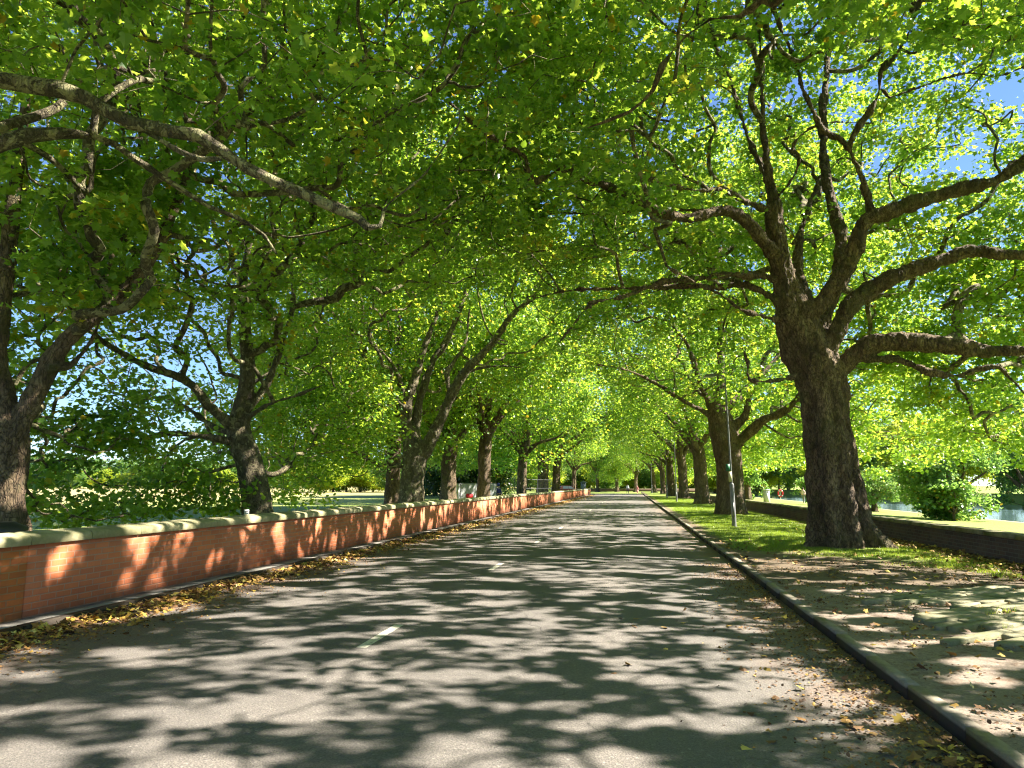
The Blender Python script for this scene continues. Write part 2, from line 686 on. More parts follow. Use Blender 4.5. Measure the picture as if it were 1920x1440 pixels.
def wood_mesh(T, name, rs, sides=28, voxel=0.0, amp=0.02, sc=2.5, lobes=5, lob=0.09, groove=0.0, flare=0.3, ga=None):
    mb = MB()
    for k, c in enumerate(T.tubes):
        if k == 0:
            v, f = trunk_ring(c, sides, rs, flare, lobes, lob, groove, ga=ga)
            sd = sides
        else:
            sd = max(7, min(20, int(c[0, 3] * 120)))
            # knobbly limb radii
            w = np.array([noise.noise(Vector(p[:3] * 1.7)) for p in c])
            rr = c[:, 3] * (1 + 0.18 * w)
            v, f = sweep(c[:, :3], rr, sd)
        mb.add(v, [f])
        mb.add(v[-sd:], [np.arange(sd)])
        mb.add(v[:sd], [np.arange(sd)[::-1]])
    return solid(name, mb, voxel, amp, sc)


GROUP_R = "plane trees lining the right verge"
GROUP_L = "plane trees in the row behind the left brick wall"


def finish_tree(T, base, label, group, rs, per, leaf_size, kind, leafm='leaf', bark='bark', wood=None, rcut=0.022, spread=0.25, rz=0, cat="tree", droop=0.35, name="plane_tree", tilt=0.55, gaps=True):
    """base: world point of the foot; all T coordinates are world, moved into the tree's own frame"""
    T.finish()
    root = empty(name, base, label, cat, group)
    off = np.array(base)
    tm = wood
    bm_ = T.branch_mesh("branches", rs)
    lp, lo = T.leaf_points(per, rs, rcut, spread)
    if gaps:
        kp = sun_gaps(lp)
        lp, lo = lp[kp], lo[kp]
    cl = np.array([noise.noise(Vector(q * 0.8)) for q in lp])
    hue = np.clip(rs.uniform(0, 1, len(lp)) * 0.7 + 0.15 + cl * 0.55, 0, 0.975)
    hue = np.where(rs.rand(len(lp)) < 0.012, 0.99, hue)
    lm = leaves_mesh("crown", lp, leaf_size, kind, rs, outdir=lo, droop=droop, tilt=tilt, hue=hue)
    for me in (tm, bm_, lm): me.transform(Matrix.Translation(Vector(-off)))
    link("trunk", tm, root, M[bark])
    link("branches", bm_, root, M['bark_limb'])
    link("crown", lm, root, M[leafm])
    return root, len(lp)

# ================================================================== SETTING
def grid_sheet(xs, ys, hf):
    X, Y = np.meshgrid(xs, ys)
    Z = hf(X, Y)
    v = np.stack([X, Y, Z], -1).reshape(-1, 3)
    nx = len(xs)
    i = (np.arange(len(ys) - 1)[:, None] * nx + np.arange(nx - 1)[None]).ravel()
    return v, np.stack([i, i + 1, i + 1 + nx, i + nx], 1)


def struct(name, v, f, mat, smooth=True):
    o = link(name, npmesh(name, v, [f], smooth), None, mat)
    return tag(o, kind="structure")


WALL_L, WALL_R = -6.78, 7.0
KERB0, KERB1 = 1.94, 2.055
ROAD_L = -6.36
END_Y = 122.0
VZ = 0.10


def far_bank(Y): return 58 - 0.13 * Y


def ground_h(X, Y):
    t = np.clip((X - 8) / 14, 0, 1)
    h = -0.01 - 0.62 * t * t * (3 - 2 * t)
    b = np.clip((X - 23) / 2.5, 0, 1)
    h = h - 0.8 * b
    fb = np.clip((X - far_bank(Y)) / 3.0, 0, 1)
    h = h + 1.9 * fb
    h = h + np.clip(-X - 30, 0, 400) * 0.0008
    return h


# ground: park grass, parched in the open field
m, nt, b = newmat("park_grass")
pos = geo_pos(nt)
sx = N(nt, "ShaderNodeSeparateXYZ"); nt.links.new(pos, sx.inputs[0])
n1 = noise_(nt, pos, 0.35, 6)
n2 = noise_(nt, pos, 14, 5, 0.7)
lush = ramp(nt, n2, [(0.3, (0.13, 0.20, 0.025)), (0.7, (0.28, 0.34, 0.06))])
dry = ramp(nt, n2, [(0.3, (0.30, 0.27, 0.10)), (0.7, (0.45, 0.38, 0.16))])
fac = mth(nt, 'MULTIPLY', mth(nt, 'SUBTRACT', -26.0, sx.outputs[0]), 0.03, True)
fac = mth(nt, 'ADD', fac, mth(nt, 'MULTIPLY', mth(nt, 'SUBTRACT', n1, 0.5), 1.4), True)
c = mix(nt, fac, lush, dry)
shore = mth(nt, 'MULTIPLY', mth(nt, 'MULTIPLY', mth(nt, 'SUBTRACT', sx.outputs[0], 22.3), 1.5, True), mth(nt, 'SUBTRACT', 27.0, sx.outputs[0], True))
c = mix(nt, shore, c, (0.36, 0.31, 0.2))
nt.links.new(c, b.inputs["Base Color"])
b.inputs["Roughness"].default_value = 0.9
bump(nt, b, n2, 0.8, 0.05)
M['park'] = m
xs = np.unique(np.concatenate([np.linspace(-900, -60, 16), np.linspace(-60, 8, 20), np.linspace(8, 30, 45), np.linspace(30, 70, 60), np.linspace(70, 900, 12)]))
ys = np.unique(np.concatenate([np.linspace(-120, 220, 86), np.linspace(220, 1500, 20)]))
v, f = grid_sheet(xs, ys, ground_h)
struct("ground", v, f, M['park'])

# river
m, nt, b = newmat("river_water")
pos = geo_pos(nt)
b.inputs["Base Color"].default_value = (0.10, 0.17, 0.17, 1)
b.inputs["Roughness"].default_value = 0.08
b.inputs["IOR"].default_value = 1.33
b.inputs["Specular IOR Level"].default_value = 0.9
mp = N(nt, "ShaderNodeMapping", ins={"Scale": (1.2, 0.5, 1)}); nt.links.new(pos, mp.inputs[0])
bump(nt, b, noise_(nt, mp.outputs[0], 1.6, 4), 0.12, 0.08)
v, f = grid_sheet(np.linspace(20, 64, 5), np.linspace(-100, 600, 12), lambda X, Y: X * 0 - 0.82)
struct("river_water", v, f, m)

# asphalt of the road
m, nt, b = newmat("road_asphalt")
pos = geo_pos(nt)
sx = N(nt, "ShaderNodeSeparateXYZ"); nt.links.new(pos, sx.inputs[0])
fine = noise_(nt, pos, 75, 4, 0.85)
agg = N(nt, "ShaderNodeTexVoronoi", ins={"Scale": 70.0}); nt.links.new(pos, agg.inputs["Vector"])
wide = noise_(nt, pos, 0.5, 5, 0.6)
c = ramp(nt, fine, [(0.34, (0.060, 0.058, 0.054)), (0.66, (0.24, 0.212, 0.19))])
c = mix(nt, ramp(nt, agg.outputs["Color"], [(0.80, 0.0), (0.95, 0.6)]), c, (0.33, 0.31, 0.28))
c = mix(nt, ramp(nt, wide, [(0.35, 0.0), (0.7, 0.35)]), c, (0.12, 0.112, 0.108))
trk = N(nt, "ShaderNodeTexWave", wave_type='BANDS', bands_direction='X', ins={"Scale": 0.165, "Distortion": 0.6, "Detail": 2.0, "Phase Offset": 1.0})
nt.links.new(pos, trk.inputs["Vector"])
c = mix(nt, mth(nt, 'MULTIPLY', trk.outputs[1], 0.30), c, (0.085, 0.082, 0.08))
cm = N(nt, "ShaderNodeMapping", ins={"Scale": (1.0, 0.35, 1)}); nt.links.new(pos, cm.inputs[0])
cwv = N(nt, "ShaderNodeVectorMath", operation='ADD'); nt.links.new(cm.outputs[0], cwv.inputs[0])
cns = N(nt, "ShaderNodeTexNoise", ins={"Scale": 1.3, "Detail": 5.0}); nt.links.new(pos, cns.inputs["Vector"])
nt.links.new(cns.outputs["Color"], cwv.inputs[1])
crk = N(nt, "ShaderNodeTexVoronoi", feature='DISTANCE_TO_EDGE', ins={"Scale": 0.34}); nt.links.new(cwv.outputs[0], crk.inputs["Vector"])
ck = mth(nt, 'MULTIPLY', ramp(nt, crk.outputs["Distance"], [(0.0, 1.0), (0.0035, 0.0)]), ramp(nt, wide, [(0.45, 0.0), (0.55, 0.9)]))
c = mix(nt, ck, c, (0.03, 0.028, 0.026))
# ruddy dust and bark crumbs along the gutters
ed = mth(nt, 'SUBTRACT', 1.0, mth(nt, 'MULTIPLY', mth(nt, 'SUBTRACT', 1.95, sx.outputs[0]), 0.9, True))
ed2 = mth(nt, 'SUBTRACT', 1.0, mth(nt, 'MULTIPLY', mth(nt, 'ADD', sx.outputs[0], 6.0), 0.8, True))
ed = mth(nt, 'MAXIMUM', ed, ed2)
dn = noise_(nt, pos, 2.2, 7, 0.7)
dust = mth(nt, 'MULTIPLY', ed, ramp(nt, dn, [(0.42, 0.0), (0.60, 1.0)]))
dcol = ramp(nt, noise_(nt, pos, 60, 4, 0.7), [(0.35, (0.05, 0.03, 0.02)), (0.6, (0.26, 0.14, 0.075)), (0.8, (0.40, 0.24, 0.10))])
c = mix(nt, mth(nt, 'MULTIPLY', dust, 0.8), c, dcol)
nt.links.new(c, b.inputs["Base Color"])
b.inputs["Roughness"].default_value = 0.85
bump(nt, b, mth(nt, 'ADD', fine, mth(nt, 'MULTIPLY', agg.outputs["Distance"], 0.6)), 0.6, 0.008)
M['asphalt'] = m
def road_h(X, Y): return 0.0 + 0.035 * (1 - ((X + 2.2) / 4.3) ** 2) * (np.abs(X + 2.2) < 4.3) - 0.01
v, f = grid_sheet(np.linspace(ROAD_L, KERB0 + 0.01, 24), np.linspace(-12, END_Y + 6, 60), road_h)
v[:, 2] += 0.012
struct("road", v, f, M['asphalt'])
# side road turning away to the left at the far end
v, f = grid_sheet(np.linspace(-70, ROAD_L, 8), np.linspace(END_Y - 1, END_Y + 6, 3), lambda X, Y: X * 0 + 0.004)
struct("side_road", v, f, M['asphalt'])

# painted centre dashes
m, nt, b = newmat("road_paint")
pos = geo_pos(nt)
w = ramp(nt, noise_(nt, pos, 22, 6, 0.75), [(0.36, (0.22, 0.21, 0.19)), (0.5, (0.60, 0.57, 0.47))])
nt.links.new(w, b.inputs["Base Color"]); b.inputs["Roughness"].default_value = 0.7
M['paint'] = m
mb = MB()
y0 = G(708, 1198)[1]
step = (G(1012, 1017)[1] - y0) / 2
for k in range(-2, 18):
    yy = y0 + step * k
    z = 0.0375
    mb.add([(-2.60, yy - .55, z), (-2.50, yy - .55, z), (-2.50, yy + .55, z), (-2.60, yy + .55, z)], [[(0, 1, 2, 3)]])
o = mb.build("road_markings", M['paint']); tag(o, kind="structure")

# kerb stones on the right
m, nt, b = newmat("kerb_stone")
pos = geo_pos(nt)
kn = noise_(nt, pos, 9, 6, 0.7)
c = ramp(nt, kn, [(0.3, (0.18, 0.155, 0.12)), (0.7, (0.35, 0.31, 0.245))])
c = mix(nt, ramp(nt, noise_(nt, pos, 1.5, 5), [(0.5, 0.0), (0.66, 0.6)]), c, (0.12, 0.10, 0.06))
sx = N(nt, "ShaderNodeSeparateXYZ"); nt.links.new(pos, sx.inputs[0])
isl_ = nt.nodes.new("ShaderNodeNewGeometry").outputs["Random Per Island"]
c = mix(nt, mth(nt, 'MULTIPLY', isl_, 0.55), c, (0.13, 0.11, 0.085))
grime_shade = mth(nt, 'MULTIPLY', mth(nt, 'SUBTRACT', 0.085, mth(nt, 'SUBTRACT', sx.outputs[2], mth(nt, 'MULTIPLY', kn, 0.02))), 60.0, True)  # kerb face painted near black: gutter grime plus shade worked into the colour
c = mix(nt, grime_shade, c, (0.035, 0.026, 0.018))
nt.links.new(c, b.inputs["Base Color"]); b.inputs["Roughness"].default_value = 0.85
bump(nt, b, noise_(nt, pos, 50, 6, 0.7), 0.5, 0.01)
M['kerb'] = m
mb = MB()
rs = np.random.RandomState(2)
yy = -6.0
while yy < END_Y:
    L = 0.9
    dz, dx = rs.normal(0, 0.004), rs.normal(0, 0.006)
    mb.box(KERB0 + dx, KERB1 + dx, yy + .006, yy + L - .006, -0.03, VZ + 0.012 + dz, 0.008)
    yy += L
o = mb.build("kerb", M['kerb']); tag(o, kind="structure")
# low kerb and slab strip under the left wall
mb = MB()
yy = -6.0
while yy < END_Y:
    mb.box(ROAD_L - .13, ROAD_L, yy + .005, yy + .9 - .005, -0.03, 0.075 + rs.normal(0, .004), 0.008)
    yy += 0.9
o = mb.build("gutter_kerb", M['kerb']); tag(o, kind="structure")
M['slab'] = simple("concrete_slab", (0.20, 0.19, 0.17), 0.9, var=0.35, scale=3, bmp=0.5)
mb = MB(); mb.box(WALL_L - .02, ROAD_L - .13, -6, END_Y, -0.03, 0.068)
o = mb.build("wall_footway", M['slab']); tag(o, kind="structure")

# right verge: tarmac and trodden earth near the camera, grass further on
m, nt, b = newmat("verge")
pos = geo_pos(nt)
sx = N(nt, "ShaderNodeSeparateXYZ"); nt.links.new(pos, sx.inputs[0])
X_, Y_ = sx.outputs[0], sx.outputs[1]
nlo = noise_(nt, pos, 0.9, 6, 0.65)
nhi = noise_(nt, pos, 45, 5, 0.75)
nmd = noise_(nt, pos, 5, 6, 0.7)
tar = ramp(nt, nhi, [(0.3, (0.14, 0.112, 0.092)), (0.7, (0.33, 0.265, 0.215))])
crumb = ramp(nt, noise_(nt, pos, 70, 4, 0.75), [(0.35, (0.045, 0.028, 0.018)), (0.6, (0.19, 0.115, 0.065)), (0.8, (0.33, 0.21, 0.10))])
tar = mix(nt, ramp(nt, nmd, [(0.53, 0.0), (0.62, 0.8)]), tar, crumb)
earth = ramp(nt, nmd, [(0.3, (0.07, 0.05, 0.032)), (0.7, (0.19, 0.14, 0.09))])
gr = ramp(nt, nhi, [(0.25, (0.10, 0.15, 0.014)), (0.7, (0.22, 0.28, 0.03))])
# how grassy: more with distance, less by the kerb
yb = mth(nt, 'ADD', 12.6, mth(nt, 'MULTIPLY', mth(nt, 'SUBTRACT', 6.4, X_), 1.05))
g1 = mth(nt, 'MULTIPLY', mth(nt, 'SUBTRACT', Y_, yb), 0.8)
g1 = mth(nt, 'ADD', g1, mth(nt, 'MULTIPLY', mth(nt, 'SUBTRACT', nlo, 0.5), 4.0), True)
e1 = mth(nt, 'MULTIPLY', mth(nt, 'ADD', mth(nt, 'SUBTRACT', Y_, 10.6), mth(nt, 'MULTIPLY', mth(nt, 'SUBTRACT', nlo, 0.5), 5.0)), 1.2, True)
kb = mth(nt, 'MULTIPLY', mth(nt, 'SUBTRACT', mth(nt, 'ADD', X_, mth(nt, 'MULTIPLY', nlo, 1.0)), 2.75), 3.0, True)
wl = mth(nt, 'MULTIPLY', mth(nt, 'SUBTRACT', mth(nt, 'SUBTRACT', 7.15, X_), mth(nt, 'MULTIPLY', nlo, 1.4)), 3.0, True)
g1 = mth(nt, 'MULTIPLY', mth(nt, 'MULTIPLY', g1, kb), wl)
c = mix(nt, e1, tar, earth)
c = mix(nt, g1, c, gr)
nt.links.new(c, b.inputs["Base Color"]); b.inputs["Roughness"].default_value = 0.92
bump(nt, b, mth(nt, 'ADD', nhi, nmd), 0.7, 0.015)
M['verge'] = m


def verge_h(X, Y):
    q = np.sin(X * 1.7 + Y * 0.31) * 0.006 + np.sin(Y * 0.9 + X) * 0.006
    # swell round the feet of the trees
    for tx, ty in TREE_FEET:
        q = q + 0.10 * np.exp(-((X - tx) ** 2 + (Y - ty) ** 2) / 1.6)
    e = np.clip((X - KERB1) / 0.4, 0, 1) * np.clip((WALL_R - X) / 0.3 + 0.2, 0, 1)
    return VZ + q * e


RT = [(1580, 1030), (1371, 966), (1317, 946), (1283, 935), (1259, 930.5), (1244, 926.5), (1226, 924)]
TREE_FEET = [tuple(G(px, py, VZ)[:2]) for px, py in RT]
v, f = grid_sheet(np.linspace(KERB1 - 0.005, WALL_R + .02, 40), np.concatenate([np.linspace(-8, 40, 160), np.linspace(40.5, END_Y + 40, 80)]), verge_h)
struct("verge", v, f, M['verge'])

# riven stone paving patch that runs up to the right wall
m, nt, b = newmat("riven_stone")
pos = geo_pos(nt)
isl = N(nt, "ShaderNodeNewGeometry").outputs["Random Per Island"]
c = ramp(nt, noise_(nt, pos, 8, 6, 0.7), [(0.3, (0.19, 0.175, 0.11)), (0.7, (0.36, 0.33, 0.22))])
c = mix(nt, mth(nt, 'MULTIPLY', isl, 0.5), c, (0.15, 0.15, 0.07))
c = mix(nt, ramp(nt, noise_(nt, pos, 2.2, 5), [(0.5, 0.0), (0.65, 0.6)]), c, (0.07, 0.10, 0.02))
nt.links.new(c, b.inputs["Base Color"]); b.inputs["Roughness"].default_value = 0.85
bump(nt, b, noise_(nt, pos, 30, 6, 0.7), 0.7, 0.015)
mb = MB()
rs = np.random.RandomState(5)
ang = R(37)
ca, sa = math.cos(ang), math.sin(ang)
o0 = np.array([4.9, 7.3])
vrow = -3.6
while vrow < 3.6:
    wd = rs.uniform(0.12, 0.19)
    u = -5 + rs.uniform(0, .4)
    while u < 5:
        L = rs.uniform(0.45, 1.15)
        cx = o0 + np.array([ca * (u + L / 2) - sa * (vrow + wd / 2), sa * (u + L / 2) + ca * (vrow + wd / 2)])
        x, y = cx
        lim = 3.22 + 0.14 * math.sin(y * 2.3) + max(0, y - 9.8) * 1.4
        if x > lim and x < 6.85 and 4.6 + 0.3 * math.sin(x * 2) < y < 11.1 + 0.2 * math.sin(x * 3) and rs.rand() > 0.03:
            g = 0.019
            h1 = VZ + 0.055 + rs.normal(0, 0.004)
            hl = rs.normal(0.002, 0.003)  # each stone tips a little
            cs = [(u + g, vrow + g), (u + L - g, vrow + g), (u + L - g, vrow + wd - g), (u + g, vrow + wd - g)]
            cs = [(a + rs.normal(0, .012), bq + rs.normal(0, .010)) for a, bq in cs]
            W = [(o0[0] + ca * a - sa * bq, o0[1] + sa * a + ca * bq) for a, bq in cs]
            inn = [(o0[0] + ca * (a * .94 + .06 * (u + L / 2)) - sa * (bq * .86 + .14 * (vrow + wd / 2)), o0[1] + sa * (a * .94 + .06 * (u + L / 2)) + ca * (bq * .86 + .14 * (vrow + wd / 2))) for a, bq in cs]
            vv = [(p[0], p[1], VZ - 0.03) for p in W] + [(p[0], p[1], h1 - .012 + (hl if k > 1 else 0)) for k, p in enumerate(W)] + [(p[0], p[1], h1 + (hl if k > 1 else 0)) for k, p in enumerate(inn)]
            mb.add(vv, [[(8, 9, 10, 11)] + [(k, (k + 1) % 4, 4 + (k + 1) % 4, 4 + k) for k in range(4)] + [(4 + k, 4 + (k + 1) % 4, 8 + (k + 1) % 4, 8 + k) for k in range(4)]])
        u += L
    vrow += wd
o = mb.build("stone_paving", m); tag(o, kind="structure")

# ------------------------------------------------------------------ walls
m, nt, b = newmat("orange_brick")
pos = geo_pos(nt)
sx = N(nt, "ShaderNodeSeparateXYZ"); nt.links.new(pos, sx.inputs[0])
cb = N(nt, "ShaderNodeCombineXYZ"); nt.links.new(sx.outputs[1], cb.inputs[0]); nt.links.new(sx.outputs[2], cb.inputs[1])
bt = N(nt, "ShaderNodeTexBrick", ins={"Scale": 1.0, "Mortar Size": 0.0085, "Mortar Smooth": 0.2, "Brick Width": 0.225, "Row Height": 0.075,
      "Color1": (0.64, 0.19, 0.068, 1), "Color2": (0.48, 0.13, 0.05, 1), "Mortar": (0.44, 0.235, 0.15, 1), "Bias": -0.1})
bt.offset = 0.5
nt.links.new(cb.outputs[0], bt.inputs["Vector"])
nb = noise_(nt, pos, 3, 6, 0.7)
c = mix(nt, ramp(nt, nb, [(0.4, 0.0), (0.75, 0.4)]), bt.outputs[0], (0.36, 0.14, 0.085))
c = mix(nt, ramp(nt, noise_(nt, pos, 0.7, 5), [(0.5, 0.0), (0.75, 0.5)]), c, (0.62, 0.28, 0.17))
foot = mth(nt, 'MULTIPLY', mth(nt, 'SUBTRACT', 0.22, sx.outputs[2]), 4.0, True)
c = mix(nt, mth(nt, 'MULTIPLY', foot, ramp(nt, noise_(nt, pos, 6, 5), [(0.4, 0.0), (0.6, 0.7)])), c, (0.18, 0.10, 0.06))
nt.links.new(c, b.inputs["Base Color"]); b.inputs["Roughness"].default_value = 0.85
bump(nt, b, mth(nt, 'ADD', mth(nt, 'MULTIPLY', mth(nt, 'SUBTRACT', 1.0, bt.outputs[1]), 0.6), mth(nt, 'MULTIPLY', noise_(nt, pos, 60, 5), 0.3)), 0.6, 0.012)
M['brick'] = m
m, nt, b = newmat("coping_stone")
pos = geo_pos(nt)
c = ramp(nt, noise_(nt, pos, 5, 6, 0.7), [(0.3, (0.30, 0.275, 0.15)), (0.7, (0.50, 0.455, 0.28))])
c = mix(nt, ramp(nt, noise_(nt, pos, 1.4, 6, 0.7), [(0.42, 0.0), (0.62, 0.8)]), c, (0.17, 0.17, 0.08))
nt.links.new(c, b.inputs["Base Color"]); b.inputs["Roughness"].default_value = 0.85
bump(nt, b, noise_(nt, pos, 30, 6, 0.7), 0.4, 0.01)
M['coping'] = m

wl_ = empty("brick_wall", (WALL_L - 0.17, 60, 0), "long orange brick wall with pale stone coping along the left side of the road", "wall")
mb = MB()
JY = [ux(47, 1100, WALL_L)[1], 24.5, 43.0, ux(1050, 925, WALL_L)[1], END_Y - 7]
y = -6.0
for j in JY + [END_Y - 5]:
    mb.box(WALL_L - 0.34, WALL_L, y - 60, j - 0.009 - 60, 0.0, 0.875)
    y = j + 0.009
for x in mb.v: x[:, 0] -= WALL_L - 0.17
o = mb.build("brickwork", M['brick'], wl_)
M['joint'] = simple("joint_filler", (0.06, 0.045, 0.035), 0.9, bmp=0)
mb = MB()
mb.box(-0.15, 0.15, -66, END_Y - 5 - 60, 0.0, 0.87)
mb.build("joint_filler", M['joint'], wl_)
mb = MB()
y = ux(54, 1000, WALL_L)[1] - 0.9 * 14
while y < END_Y - 5.9:
    dz = rs.normal(0, 0.002)
    prof = [(-0.23, 0.877), (0.215, 0.877), (0.22, 0.882), (0.22, 0.955), (0.19, 0.985), (0.0, 1.02 + dz), (-0.20, 0.985), (-0.23, 0.955)]
    mb.prism(prof, y + 0.004 - 60, y + 0.9 - 0.004 - 60, axis=1)
    y += 0.9
mb.build("coping", M['coping'], wl_)

m, nt, b = newmat("old_dark_brick")
pos = geo_pos(nt)
sx = N(nt, "ShaderNodeSeparateXYZ"); nt.links.new(pos, sx.inputs[0])
cb = N(nt, "ShaderNodeCombineXYZ"); nt.links.new(sx.outputs[1], cb.inputs[0]); nt.links.new(sx.outputs[2], cb.inputs[1])
bt = N(nt, "ShaderNodeTexBrick", ins={"Scale": 1.0, "Mortar Size": 0.007, "Brick Width": 0.225, "Row Height": 0.075,
      "Color1": (0.12, 0.065, 0.045, 1), "Color2": (0.075, 0.045, 0.035, 1), "Mortar": (0.12, 0.10, 0.08, 1)})
nt.links.new(cb.outputs[0], bt.inputs["Vector"])
c = mix(nt, ramp(nt, noise_(nt, pos, 1.3, 6, 0.7), [(0.42, 0.0), (0.7, 0.7)]), bt.outputs[0], (0.16, 0.13, 0.07))
c = mix(nt, ramp(nt, noise_(nt, pos, 4, 6, 0.8), [(0.64, 0.0), (0.70, 0.5)]), c, (0.36, 0.33, 0.29))
nt.links.new(c, b.inputs["Base Color"]); b.inputs["Roughness"].default_value = 0.9
bump(nt, b, mth(nt, 'SUBTRACT', noise_(nt, pos, 40, 5), bt.outputs[1]), 0.7, 0.012)
M['oldbrick'] = m
m, nt, b = newmat("mossy_coping")
pos = geo_pos(nt)
c = ramp(nt, noise_(nt, pos, 4, 6, 0.7), [(0.35, (0.13, 0.115, 0.06)), (0.7, (0.27, 0.24, 0.14))])
c = mix(nt, ramp(nt, noise_(nt, pos, 1.7, 6), [(0.45, 0.0), (0.62, 0.8)]), c, (0.07, 0.085, 0.02))
nt.links.new(c, b.inputs["Base Color"]); b.inputs["Roughness"].default_value = 0.9
bump(nt, b, noise_(nt, pos, 25, 6, 0.7), 0.7, 0.015)
M['mosscope'] = m
wr_ = empty("low_wall", (WALL_R + .16, 60, 0), "low dark brick wall with mossy flat coping between the right verge and the river bank", "wall")
mb = MB(); mb.box(-.16, .16, -66, END_Y + 6 - 60, -0.35, 0.555); mb.build("brickwork", M['oldbrick'], wr_)
mb = MB(); y = -66.0
while y < END_Y + 5 - 60:
    mb.box(-.20 + rs.normal(0, .004), .20, y + .003, y + 1.197, 0.557, 0.64 + rs.normal(0, .003), 0.012); y += 1.2
mb.build("coping", M['mosscope'], wr_)
# wall across the far end
wf_ = empty("boundary_wall", (0, 176, 0), "low dark wall running across the far end of the avenue behind the last trees", "wall")
mb = MB(); mb.box(-16, 18, -.2, .2, -.1, .72); mb.build("brickwork", M['oldbrick'], wf_)
mb = MB(); mb.box(-16, 18, -.25, .25, .722, .80); mb.build("coping", M['mosscope'], wf_)
v, f = grid_sheet(np.linspace(ROAD_L - 14, 9, 4), np.linspace(END_Y + 6, 175.6, 4), lambda X, Y: X * 0 + 0.03)
struct("far_lawn", v, f, M['park'])

# ================================================================== TREES
from_px = lambda T, pts, d0, d1, w0, w1: T.limb_px(pts, d0, d1, w0, w1)


def R_base(i):
    return G(RT[i][0], RT[i][1], VZ)


LEAFN = 0
def front_of_stems(p, dmax, prob, rs_):
    # boughs are lifted clear of the many-stemmed tree in the left row
    rel = p - ORG
    zz = rel @ _fwd
    uu = 960 + F * (rel @ _right) / np.maximum(zz, .1)
    vv = 720 - F * (rel @ _up) / np.maximum(zz, .1)
    dd = rel @ _fwdh
    return (dd < dmax) & (dd > 9) & (uu > 640) & (uu < 1000) & (vv > 560) & (vv < 930) & (rs_.rand(len(p)) < prob)


# ---- the big plane tree on the right
b1 = R_base(0); d = depth(b1)
T = Tree()
T.limb_px([(1586, 1050, 132), (1582, 1022, 116), (1574, 980, 102), (1562, 900, 93), (1552, 800, 85), (1541, 720, 90), (1519, 670, 95), (1504, 630, 88),
           (1490, 590, 76), (1476, 545, 52), (1460, 471, 45), (1453, 414, 38), (1450, 374, 30), (1441, 330, 18), (1432, 250, 13), (1428, 150, 10), (1424, 60, 8)], d, d - 0.3, 0, 0, root=True)
lp = T.limb_px
lp([(1560, 720), (1571, 695), (1605, 664), (1651, 642), (1719, 642), (1799, 653), (1856, 659), (1920, 656), (2010, 640), (2100, 600)], d, d - 3.0, 40, 16)
lp([(1612, 665), (1628, 676), (1685, 673), (1742, 699), (1799, 704), (1840, 690), (1873, 687), (1920, 738), (1960, 780)], d - 0.5, d - 1.5, 16, 9)
lp([(1525, 720), (1530, 690), (1541, 665), (1571, 619), (1588, 579), (1639, 539), (1696, 511), (1765, 488), (1821, 471), (1920, 479), (2010, 470), (2100, 440)], d - .1, d - 2.0, 42, 16)
lp([(1474, 602), (1514, 590), (1559, 545), (1594, 488), (1616, 425), (1651, 402), (1719, 380), (1799, 354), (1856, 345), (1895, 322), (1920, 300), (1980, 230), (2020, 150)], d - .3, d - 2.6, 40, 14)
lp([(1633, 406), (1630, 385), (1617, 333), (1592, 278), (1611, 236), (1647, 180), (1650, 133), (1689, 92), (1725, 0), (1735, -60)], d - 1.0, d - 2.8, 17, 8)
lp([(1592, 278), (1572, 258), (1539, 242), (1522, 205), (1508, 172), (1489, 111), (1467, 61), (1447, 8), (1430, -60)], d - 1.2, d - 2.6, 13, 7)
lp([(1650, 165), (1669, 183), (1700, 172), (1761, 150), (1817, 136), (1869, 144), (1919, 125), (1990, 90)], d - 1.7, d - 3.0, 8, 5)
lp([(1537, 660), (1545, 600), (1565, 550), (1577, 448), (1562, 385), (1545, 300), (1544, 200), (1553, 100), (1557, 0), (1560, -80)], d + .3, d + 2.6, 30, 7)
lp([(1530, 610), (1514, 562), (1497, 511), (1500, 440), (1520, 380), (1540, 330)], d + .4, d + 2.0, 24, 7)
lp([(1450, 525), (1442, 520), (1371, 515), (1295, 524), (1238, 529), (1171, 555), (1109, 569), (1082, 600), (1050, 640)], d - .2, d - 1.2, 16, 6)
lp([(1462, 575), (1451, 560), (1398, 533), (1349, 538), (1304, 535), (1215, 540), (1073, 544), (1000, 560)], d - .2, d + 1.5, 16, 5)
lp([(1462, 600), (1455, 598), (1393, 582), (1349, 551), (1304, 530), (1250, 500)], d - .3, d - 1.4, 12, 5)
lp([(1448, 475), (1433, 453), (1402, 418), (1375, 400), (1349, 396), (1295, 409), (1242, 400), (1207, 382), (1162, 360), (1127, 347), (1082, 329), (1060, 316), (1038, 324), (998, 342), (984, 293), (931, 262), (887, 231), (840, 190)], d - .3, d - 4.0, 26, 9)
lp([(1449, 410), (1438, 391), (1393, 378), (1362, 356), (1304, 356), (1224, 338), (1160, 300)], d - .1, d - 2.0, 14, 5)
lp([(1400, 402), (1330, 396), (1242, 393), (1127, 402), (1042, 400), (980, 420)], d - .5, d + .6, 9, 5)
lp([(1490, 706), (1450, 714), (1405, 712), (1403, 682), (1390, 650)], d - .5, d - 1.2, 11, 4)
lp([(1452, 374), (1490, 330), (1498, 290), (1485, 282), (1500, 255), (1545, 230), (1640, 232)], d - .5, d - 1.5, 10, 4)
lp([(1447, 350), (1400, 250), (1370, 150), (1330, 60), (1310, -40)], d, d + 2.5, 14, 7)


def r1_clear(p):
    X, Y, Z = p[:, 0], p[:, 1], p[:, 2]
    c1 = (np.hypot(X - b1[0], Y - b1[1]) < 2.6) & (Z < 8.0)
    c2 = (Y < b1[1] + 0.5) & (X > 2.2) & (X < 0.56 * Y + 1.2) & (Z < 3.2 + 0.5 * np.maximum(Y, 0))
    return c1 | c2


